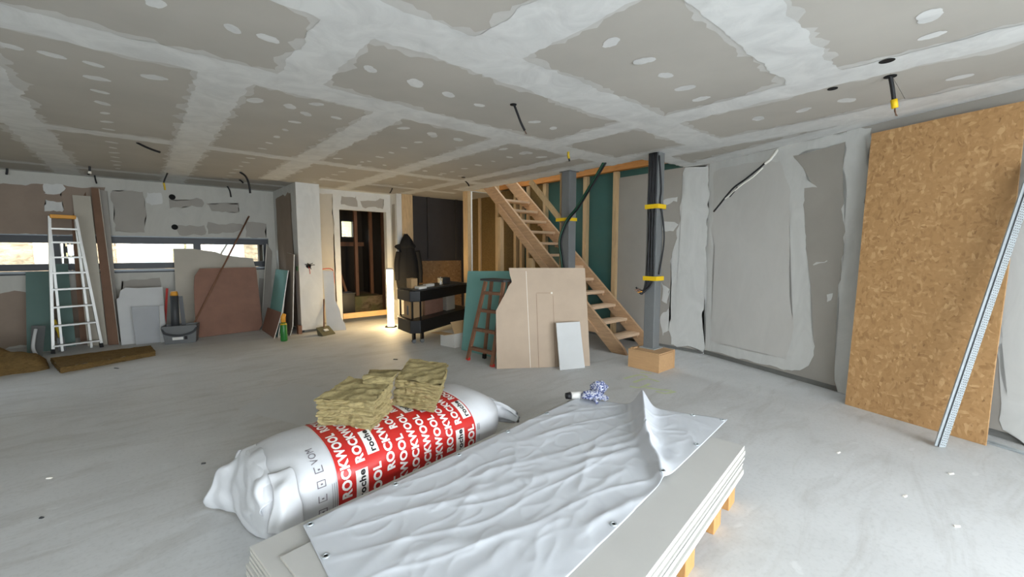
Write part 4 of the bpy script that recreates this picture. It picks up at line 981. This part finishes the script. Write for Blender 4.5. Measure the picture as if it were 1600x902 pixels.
leaning('gypsum_offcut', onz(190, 540), onz(262, 532), .35, [(190,540),(261,532),(254,449),(215,451),(196,450),(188,455),(186,466),(182,468)], .0125, M['grey'], 'whitish broken offcut leaning under the window left of the grey tub', 'board', TG, M['core'])
leaning('gypsum_offcut', onz(213, 540), onz(253, 535), .34, [(213,539),(254,534),(250,478),(205,479)], .0125, plain('mid_grey_board', (168, 170, 172), .8, .04), 'small grey rectangular offcut in front of the whitish broken one', 'board', TG, M['core'])
leaning('gypsum_strip', onz(252, 536), onz(258, 535), .33, [(252,536),(259,535),(256,478),(249,478)], .0125, M['grey'], 'slim white strip standing right beside the small grey offcut', 'board', TG, M['core'])
leaning('gypsum_board', onz(278, 525), onz(400, 513), .29, [(278,525),(400,513),(405,430),(399,418),(395,404),(372,402),(350,399),(336,394),(320,392),(300,389),(271,389)], .0125, M['beige2'], 'large beige board with a broken upper edge reaching up to the window', 'board', TG, M['core'])
pk_, pkA, pkn = leaning('gypsum_board', onz(311, 528), onz(408, 516), .30, [(311,528),(405,517),(410,508),(408,490),(400,418),(312,420),(304,432),(303,450),(305,500)], .0125, M['pink'], 'reddish brown board leaning in front of the large beige one', 'board', TG, M['brownboard'])
pa = onpl(306, 500, pkA - pkn*.035, pkn); pb_ = onpl(389, 338, pkA - pkn*.035, pkn); pa = pb_ + (pa - pb_)*((pb_.z - .012)/(pb_.z - pa.z))
o = MB().tube([pa, pb_], .013, 10).build('broom_handle', M['oldwood'], smooth=True); tag(o, 'long wooden pole leaning diagonally in front of the reddish brown board', 'pole')

# aluminium stepladder
aA, an = lean_plane(onz(83, 553), onz(158, 543), .08)
def AL(u, v): return onpl(u, v, aA, an)
al = empty('aluminium_stepladder', onz(118, 549), 'aluminium stepladder with an orange top standing by the window wall', 'stepladder')
bl, br, tl, tr_ = flr(AL(83, 553)), flr(AL(159, 543)), AL(77, 338), AL(118, 340)
for a, b in ((bl, tl), (br, tr_)):
    MB().bar(a + Vector((0,0,.03)), b, .03, .05, (br-bl)).build('rail', M['alu'], al)
    MB().bar(a + Vector((0,0,.003)), a + (b-a).normalized()*.06 + Vector((0,0,.003)), .036, .056, (br-bl)).build('foot_cap', M['rubber'], al)
for f_ in (.055, .20, .335, .465, .585, .70, .81, .91): MB().bar(bl.lerp(tl, f_), br.lerp(tr_, f_), .022, .08, (0,0,1)).build('step', M['alu'], al)
bk_ = Vector((an.x, an.y, 0)).normalized()
MB().bar(tl + Vector((0,0,.0)) , tr_, .05, .1, (0,0,1)).build('top_cap', M['orange'], al, bevel=.008)
for t_, b_ in ((tl, bl.lerp(br, .2)), (tr_, bl.lerp(br, .8))):
    e = b_ + bk_*.07; e = Vector((e.x, e.y, .003))
    MB().bar(e, t_ + bk_*.035 + Vector((0,0,-.03)), .025, .03, (br-bl)).build('back_leg', M['alu'], al)
# plastering trowel leaning on the wide teal board
trw = empty('plastering_trowel', onz(57, 560), 'grey plastering float with an oval handle leaning on the wide teal board', 'trowel')
tA, tn = lean_plane(onz(46, 556), onz(66, 557), .30)
T = lambda u, v, k=0: flr(onpl(u, v, tA - tn*k, tn))
MB().prism([T(47,556), T(66,557), T(71,509), T(49,509)], tn*.004).build('blade', M['plastic'], trw)
MB().tube(spline([T(56,515,.01), T(53,530,.045), T(52,545,.045), T(57,555,.01)], 6), .018, 10).build('handle', M['grey'], trw, smooth=True)
MB().tube(spline([T(52,520,.006), T(51,535,.008), T(53,550,.006)], 4), .008, 8).build('backbone', M['plasticd'], trw, smooth=True)
yt = empty('spatula', onz(96, 541), 'yellow-handled spatula leaning on the narrower teal board', 'spatula')
MB().tube(spline([onpl(84,500,aA+an*.12,an), onpl(90,515,aA+an*.12,an), onpl(94,528,aA+an*.12,an)], 5), [.022]*6+[.016]*5, 8).build('handle', M['yellowp'], yt, smooth=True)
p1, p2 = onpl(94, 527, aA+an*.12, an), onpl(97, 541, aA+an*.12, an); p2.z = 0
MB().bar(p2, p1, .07, .003, (1, 0, 0)).build('blade', M['plastic'], yt)

# mineral wool slab and crumpled brown mat on the floor
s0, s1 = onz(95, 584), onz(243, 556); s2 = onz(236, 546); s3 = onz(80, 568)
hh = Vector((0, 0, .07)); 
chunk('mineral_wool_slab', [s0, s1, s2, s3], [s0+hh, s1+hh*.8, s2+hh*.8, s3+hh], 'flat mineral wool slab lying on the floor before the stepladder', M['woold'], 22, .012, 'insulation slab')
def matf(u, v):
    # crumpled mat: runs from the right toe (u=1) to the left where it stands up
    a = onz(78, 576).lerp(onz(-90, 606), 1-u); b = onz(70, 565).lerp(onz(-90, 582), 1-u) + Vector((0, .12, 0))
    p_ = a.lerp(b, v); k = max(0, 1-u)
    h_ = .10 + .12*math.sin(v*math.pi)*(.4+k) + .75*max(0, k-.35)**1.2*v**1.5 + .05*noise.noise(Vector((u*5, v*4, 1)))
    edge_ = min(1, v*6, u*0+1, (1-u)*8+.15)
    return Vector((p_.x, p_.y - .05*math.sin(u*9), max(.004, h_*edge_)))
mb = MB().grid(matf, 40, 24)
o = mb.build('insulation_mat', M['woold'], smooth=True, fix=False); o.modifiers.new('thickness', 'SOLIDIFY').thickness = .03
tag(o, 'crumpled brown insulation mat heaped on the floor at the left edge', 'insulation mat')

# grey mixing tub with tools
tb = empty('mixing_tub', onz(283, 533), 'grey plastic builder tub with carrying handle and tools in it', 'tub')
t0 = onz(258, 539); t1 = onz(306, 535); td = (t1 - t0).normalized(); tn_ = Vector((-td.y, td.x, 0)); 
if tn_.y < 0: tn_ = -tn_
tw = (t1 - t0).length; tdp = .22
def tbp(a, b, z_): return t0 + td*a + tn_*b + Vector((0, 0, z_))
def tring(g, z_): return [tbp(-g if i in (0, 3) else tw+g, -g if i < 2 else tdp+g, z_) for i in range(4)]
outer = [tring(0, .003), tring(.025, .27)]; inner = [tring(.012, .265), tring(-.012, .02)]
MB().loft([tring(0, .003), tring(.028, .27), tring(.014, .27), tring(-.014, .03)]).build('tub_body', M['plastic'], tb)
MB().tube(spline([tbp(-.025, .0, .25), tbp(.02, -.05, .17), tbp(tw/2, -.06, .13), tbp(tw-.02, -.05, .17), tbp(tw+.025, 0, .25)], 6), .014, 8).build('carry_handle', M['plasticd'], tb, smooth=True)
MB().hexa([tbp(tw*.25, -.012, .06), tbp(tw*.6, -.012, .06), tbp(tw*.6, -.006, .06), tbp(tw*.25, -.006, .06)], [tbp(tw*.25, -.018, .10), tbp(tw*.6, -.018, .10), tbp(tw*.6, -.011, .10), tbp(tw*.25, -.011, .10)]).build('label', M['paper'], tb)
MB().hexa([tbp(tw*.64, -.012, .06), tbp(tw*.74, -.012, .06), tbp(tw*.74, -.006, .06), tbp(tw*.64, -.006, .06)], [tbp(tw*.64, -.018, .11), tbp(tw*.74, -.018, .11), tbp(tw*.74, -.011, .11), tbp(tw*.64, -.011, .11)]).build('black_mark', M['blackink'], tb)
ct = empty('tool_tube', tbp(tw*.4, .1, .04), 'dark tube with an orange cap standing in the grey tub', 'tube')
c0 = tbp(tw*.3, .12, .05); c1 = onpl(272, 462, c0, (.66, .75, 0)); MB().tube([c0, c1], .05, 12).build('tube', M['plasticd'], ct, smooth=True); MB().tube([c1, c1 + (c1-c0).normalized()*.06], [.05, .04], 12).build('cap', M['orange'], ct, smooth=True)
o = MB().bar(tbp(tw*.6, .15, .05), onpl(282, 463, tbp(tw*.6, .15, 0), (.66, .75, 0)), .05, .012).build('trowel_handle_stick', M['black']); tag(o, 'slim black bar standing in the grey tub', 'bar')
c0 = onz(257, 531) + Vector((0, .1, 0)); c1 = ony(261, 451, 8.75); o = MB().bar(c0 + Vector((0,0,.01)), c1, .03, .02).build('red_level', M['redp']); tag(o, 'slim red bar leaning upright left of the grey tub', 'bar')

# ---------------------------------------------------------------- boards leaning on the return wall
leaning('gypsum_board', onz(428, 529), onz(409, 516), .32, [(428,529),(409,516),(418,481),(440,489)], .0125, M['pink'], 'low pinkish board leaning before the teal one by the white pillar', 'board', None, M['core'])
leaning('gypsum_board', onz(434, 528), onz(417, 516), .22, [(434,528),(417,516),(431,421),(450,423)], .0125, M['teal'], 'teal board leaning on the return wall by the white pillar', 'board', None, M['core'])
leaning('gypsum_board', onz(438, 528), onz(429, 522), .25, [(437,528),(428,522),(443,436),(447,439)], .0125, M['grey'], 'slim whitish offcut leaning behind the teal board', 'board', None, M['core'])
leaning('tall_gypsum_strip', onz(455, 526), onz(443, 518), .08, [(453,527),(443,520),(448,395),(459,398),(457,510)], .0125, M['rawbrown'], 'tall brown board strip leaning beside the white pillar', 'board', None, M['core'])
leaning('gypsum_strip', onz(411, 511), onz(421, 509), .08, [(420,508),(412,508),(410,490),(417,380),(425,392)], .0125, M['rawgrey'], 'grey board strip leaning at the right end of the ribbon window', 'board', None, M['core'])
bt = empty('green_bottle', onz(444, 533), 'green bottle with an orange neck standing before the leaning teal board', 'bottle')
bp = onz(444, 533); MB().tube([bp + Vector((0,0,.001)), bp + Vector((0,0,.02)), bp + Vector((0,0,.24)), bp + Vector((0,0,.29))], [.045, .05, .05, .03], 14).build('bottle_body', M['green'], bt, smooth=True)
MB().tube([bp + Vector((0,0,.2905)), bp + Vector((0,0,.37)), bp + Vector((.02,0,.42))], [.034, .036, .028], 12).build('neck', M['orange'], bt, smooth=True)
MB().tube([bp + Vector((0,0,.255)), bp + Vector((0,0,.275))], [.0505, .044], 14).build('neck_ring', M['yellowp'], bt)
o = MB().box(1.93, 1.985, 7.52, 7.62, 0, .14).build('timber_offcut', M['oldwood']); tag(o, 'reddish timber offcut standing at the foot of the white pillar', 'offcut')
pale_, _a, _b = leaning('gypsum_offcut', onz(508, 518), onz(541, 516), .22, [(511,518),(541,516),(539,506),(533,497),(531,485),(524,470),(521,424),(504,423)], .0125, M['grey'], 'pale broken board leaning between the white pillar and the doorway', 'board', None, M['core'])
p0 = ony(501, 421, 7.97); p1 = ony(519, 421, 7.97); p2 = ony(522, 440, 7.95); o = MB().tube(spline([p0, p1, p2, ony(521, 450, 7.92)], 5), .007, 6).build('red_cord', M['redp'], pale_, smooth=True)
sv = empty('hand_shovel', onz(514, 524), 'olive metal shovel with a thin handle leaning on the pale broken board', 'shovel')
v0, v1 = onz(504, 526), onz(524, 522); vd = (v1-v0).normalized(); vn = Vector((-vd.y, vd.x, 0)); 
if vn.y < 0: vn = -vn
w_ = (v1-v0).length
MB().hexa([v0, v1, v1+vn*.12, v0+vn*.12], [v0+Vector((0,0,.02)), v1+Vector((0,0,.02)), v1+vn*.16+Vector((0,0,.13)), v0+vn*.16+Vector((0,0,.13))]).build('blade', M['olive'], sv, bevel=.004)
MB().hexa([v0+vd*w_*.35+vn*.05+Vector((0,0,.065)), v0+vd*w_*.65+vn*.05+Vector((0,0,.065)), v0+vd*w_*.65+vn*.09+Vector((0,0,.085)), v0+vd*w_*.35+vn*.09+Vector((0,0,.085))], [v0+vd*w_*.35+vn*.045+Vector((0,0,.075)), v0+vd*w_*.65+vn*.045+Vector((0,0,.075)), v0+vd*w_*.65+vn*.085+Vector((0,0,.097)), v0+vd*w_*.35+vn*.085+Vector((0,0,.097))]).build('grip_slot', M['paper'], sv)
ht = ony(506, 468, 7.52); MB().tube([v0+vd*w_*.5+vn*.12+Vector((0,0,.12)), ht], .012, 8).build('handle', M['oldwood'], sv, smooth=True)

# ---------------------------------------------------------------- cables and holes in the ceiling and right wall
def hole(u, v, r, label):
    c_ = onz(u, v, H); o = MB().tube([c_ + Vector((0,0,-.0055)), c_ + Vector((0,0,-.001))], r, 20).build('spot_hole', M['hole']); return tag(o, label, 'hole')
hole(1386, 94, .038, 'round open hole in the ceiling filler strip above the taped black cable')
hole(1301, 138, .03, 'small oval hole in the ceiling board left of the taped black cable')
def cab(name, px, r, mat_, label, plane=None, parts=None, drop=None):
    c_ = onz(*px[0], H); n_ = Vector((_fw.x, _fw.y, 0)).normalized()
    pts = [c_] + [onpl(u, v, c_, n_) for u, v in px[1:]]
    e = empty(name, c_ + Vector((0,0,-.05)), label, 'cable')
    MB().tube(spline(pts, 6), r, 8).build('sheath', mat_, e, smooth=True)
    d = (pts[-1]-pts[-2]).normalized()
    return e, pts, d
hole(1391, 119, .034, 'round ceiling hole the taped black cable hangs from')
e, pts, d = cab('ceiling_cable', [(1391,119),(1394,135),(1397,158)], .012, M['cable'], 'thick black cable with yellow tape hanging from the ceiling left of the OSB sheet')
MB().tube([pts[-1] - d*.01, pts[-1] + d*.045], .018, 12).build('tape_wrap', M['yellow'], e, smooth=True)
for k in range(4): MB().tube(spline([pts[-1] + d*.045, pts[-1] + d*.065 + Vector((.006*(k-1.5), .004*(k % 2), 0)), pts[-1] + d*.095 + Vector((.008*(k-1.5), -.005*(k % 2), 0))], 3), .003, 6).build('bare_wire', M['copper'], e)
e, pts, d = cab('ceiling_cable', [(803,163),(808,176),(814,192),(820,204)], .009, M['cable'], 'single black cable curving down from the middle of the ceiling')
MB().tube([pts[-1], pts[-1] + d*.03], .004, 6).build('bare_wire', M['copper'], e)
hole(802, 163, .026, 'ceiling hole of the single black cable in the middle')
e, pts, d = cab('ceiling_cable', [(214,223),(226,229),(238,234),(250,238)], .011, M['cable'], 'black cable lying nearly flat under the ceiling at the left')
e, pts, d = cab('ceiling_cable', [(140,260),(140,268),(138,273)], .012, M['cable'], 'short dark cable stub with white tape above the tall boards'); MB().tube([pts[1], pts[1] + Vector((0,0,-.03))], .018, 8).build('tape_wrap', M['wcable'], e)
e, pts, d = cab('ceiling_cable', [(148,274),(149,280),(151,287)], .010, M['cable'], 'short dark cable stub right beside the white-taped one')
e, pts, d = cab('ceiling_cable', [(262,270),(259,277),(256,286),(258,297)], .010, M['cable'], 'thin cable stub hanging above the twin socket holes'); MB().tube([pts[-2], pts[-1]], .012, 6).build('bare_wire', M['yellowp'], e)
e, pts, d = cab('ceiling_cable', [(375,269),(384,276),(389,288),(391,302)], .014, M['cable'], 'longest curved black cable near the corner by the white pillar')
e, pts, d = cab('ceiling_cable', [(355,291),(359,298),(361,308)], .012, M['cable'], 'short curved black cable left of the longest corner cable')
e, pts, d = cab('ceiling_cable', [(374,281),(377,283),(380,286)], .012, M['cable'], 'tiny cable stub beside the longest corner cable')
e, pts, d = cab('ceiling_cable', [(11,263),(11,268),(10,273)], .012, M['cable'], 'dark cable stub at the far left of the ceiling')
e, pts, d = cab('ceiling_cable', [(613,294),(611,299),(609,302)], .010, M['cable'], 'small cable stub over the doorway jamb')
e, pts, d = cab('ceiling_cable', [(727,283),(731,287),(733,291)], .011, M['cable'], 'small cable stub by the head of the stairs')
hole(724, 277, .03, 'small dark hole in the ceiling near the head of the stairs')
e, pts, d = cab('ceiling_cable', [(888,237),(888,243),(889,248)], .013, M['yellowp'], 'yellow-tipped cable stub above the bare grey steel post'); MB().tube([pts[-1], pts[-1] + d*.03], .01, 8).build('bare_wire', M['cable'], e)
# cable out of the right wall
pw = onpl(1213, 233, C0, WN); wc = empty('wall_cable', pw, 'black and white cables poking out of the top of the right wall', 'cable')
n_ = Vector((_fw.x, _fw.y, 0)).normalized(); qn = lambda u, v, k=0: onpl(u, v, pw + WN*.06, (WN + n_*-.4).normalized())
MB().tube(spline([pw - WN*.02, qn(1211,240), qn(1203,250), qn(1195,256)], 5), .014, 8).build('white_sheath', M['wcable'], wc, smooth=True)
MB().tube(spline([qn(1196,254), qn(1185,264), qn(1165,280), qn(1148,292), qn(1136,305), qn(1124,320), qn(1115,331)], 6), .011, 8).build('black_strand', M['cable'], wc, smooth=True)
MB().tube(spline([qn(1192,262), qn(1176,277), qn(1160,288), qn(1148,298), qn(1133,311)], 6), .008, 8).build('white_strand', M['wcable'], wc, smooth=True)
MB().tube(spline([qn(1152,292), qn(1147,300), qn(1140,308)], 4), .006, 6).build('thin_strand', M['cable'], wc, smooth=True)

# ---------------------------------------------------------------- marks and litter on the floor
gm = empty('marker_scrawl', onz(1010, 600), 'pale green marker scrawl on the concrete before the wooden box', 'floor mark')
for px in ([(975,592),(1000,586),(1012,590)], [(990,598),(1010,592),(1030,597)], [(1008,606),(1030,609),(1050,611)], [(984,604),(1000,606),(1015,600)], [(1000,582),(1018,584)], [(1025,612),(1040,615),(1055,612)]):
    pts = spline([onz(u, v) for u, v in px], 5); W_ = .018; mb = MB(); vs_ = []
    for i, p in enumerate(pts):
        d = (pts[min(i+1, len(pts)-1)] - pts[max(i-1, 0)]).normalized(); s_ = Vector((-d.y, d.x, 0))*W_*(1+.5*noise.noise(p*30)); vs_ += [p + s_ + Vector((0,0,.0012)), p - s_ + Vector((0,0,.0012))]
    mb.add(vs_, [(2*i, 2*i+1, 2*i+3, 2*i+2) for i in range(len(pts)-1)]).build('stroke', M['greenmark'], gm, fix=False)
for i, (u, v, w_, lab, mt) in enumerate(((77, 748, .05, 'tiny white plaster crumb on the floor at the left', 'core'), (65, 810, .03, 'small dark chip on the near left floor', 'plasticd'), (182, 576, .12, 'slim dark metal strip on the floor before the wool slab', 'plasticd'), (1310, 708, .05, 'white plaster crumb on the floor in front of the OSB sheet', 'core'), (618, 562, .1, 'thin dark wire snippet on the floor behind the wool blocks', 'plasticd'), (1486, 741, .06, 'white plaster smear crumb below the metal profile', 'core'), (1414, 776, .05, 'white crumb on the near right floor', 'core'), (318, 725, .04, 'dark fleck on the floor left of the bag flap', 'plasticd'), (1495, 823, .05, 'white crumb at the lower right floor edge', 'core'))):
    c_ = onz(u, v); a = random.uniform(-.4, .4) - .6; dx = Vector((math.cos(a), math.sin(a), 0))*w_*.3; dy = Vector((-math.sin(a), math.cos(a), 0))*.007
    o = MB().hexa([c_-dx-dy, c_+dx-dy*.6, c_+dx+dy, c_-dx+dy*.8], [c_-dx*.9-dy*.5+Vector((0,0,.006)), c_+dx*.8-dy*.4+Vector((0,0,.008)), c_+dx*.85+dy*.6+Vector((0,0,.006)), c_-dx*.9+dy*.5+Vector((0,0,.007))]).build('debris_chip', M[mt]); tag(o, lab, 'debris')
# thin dust sheet of film lying on the floor left of the bag
ds = [onz(452, 598), onz(500, 606), onz(560, 640), onz(480, 668), onz(372, 640)]
o = link('floor_film', polymesh(ragged(ds, .08, .01), Vector((0,0,.001)), 'film'), plain('thin_grey_film', (198, 200, 201), .6, .03)); tag(o, 'flat pale grey board offcut lying on the floor behind the bag', 'offcut')
# drywall base strip lying at the right wall
a = onz(1480, 672); b = onz(1640, 722); o = MB().bar(a + Vector((0,0,.006)), b + Vector((0,0,.006)), .05, .01, (b-a).cross(Vector((0,0,1)))).build('floor_rail', M['zinc']); tag(o, 'thin metal floor rail lying at the foot of the right wall', 'rail')
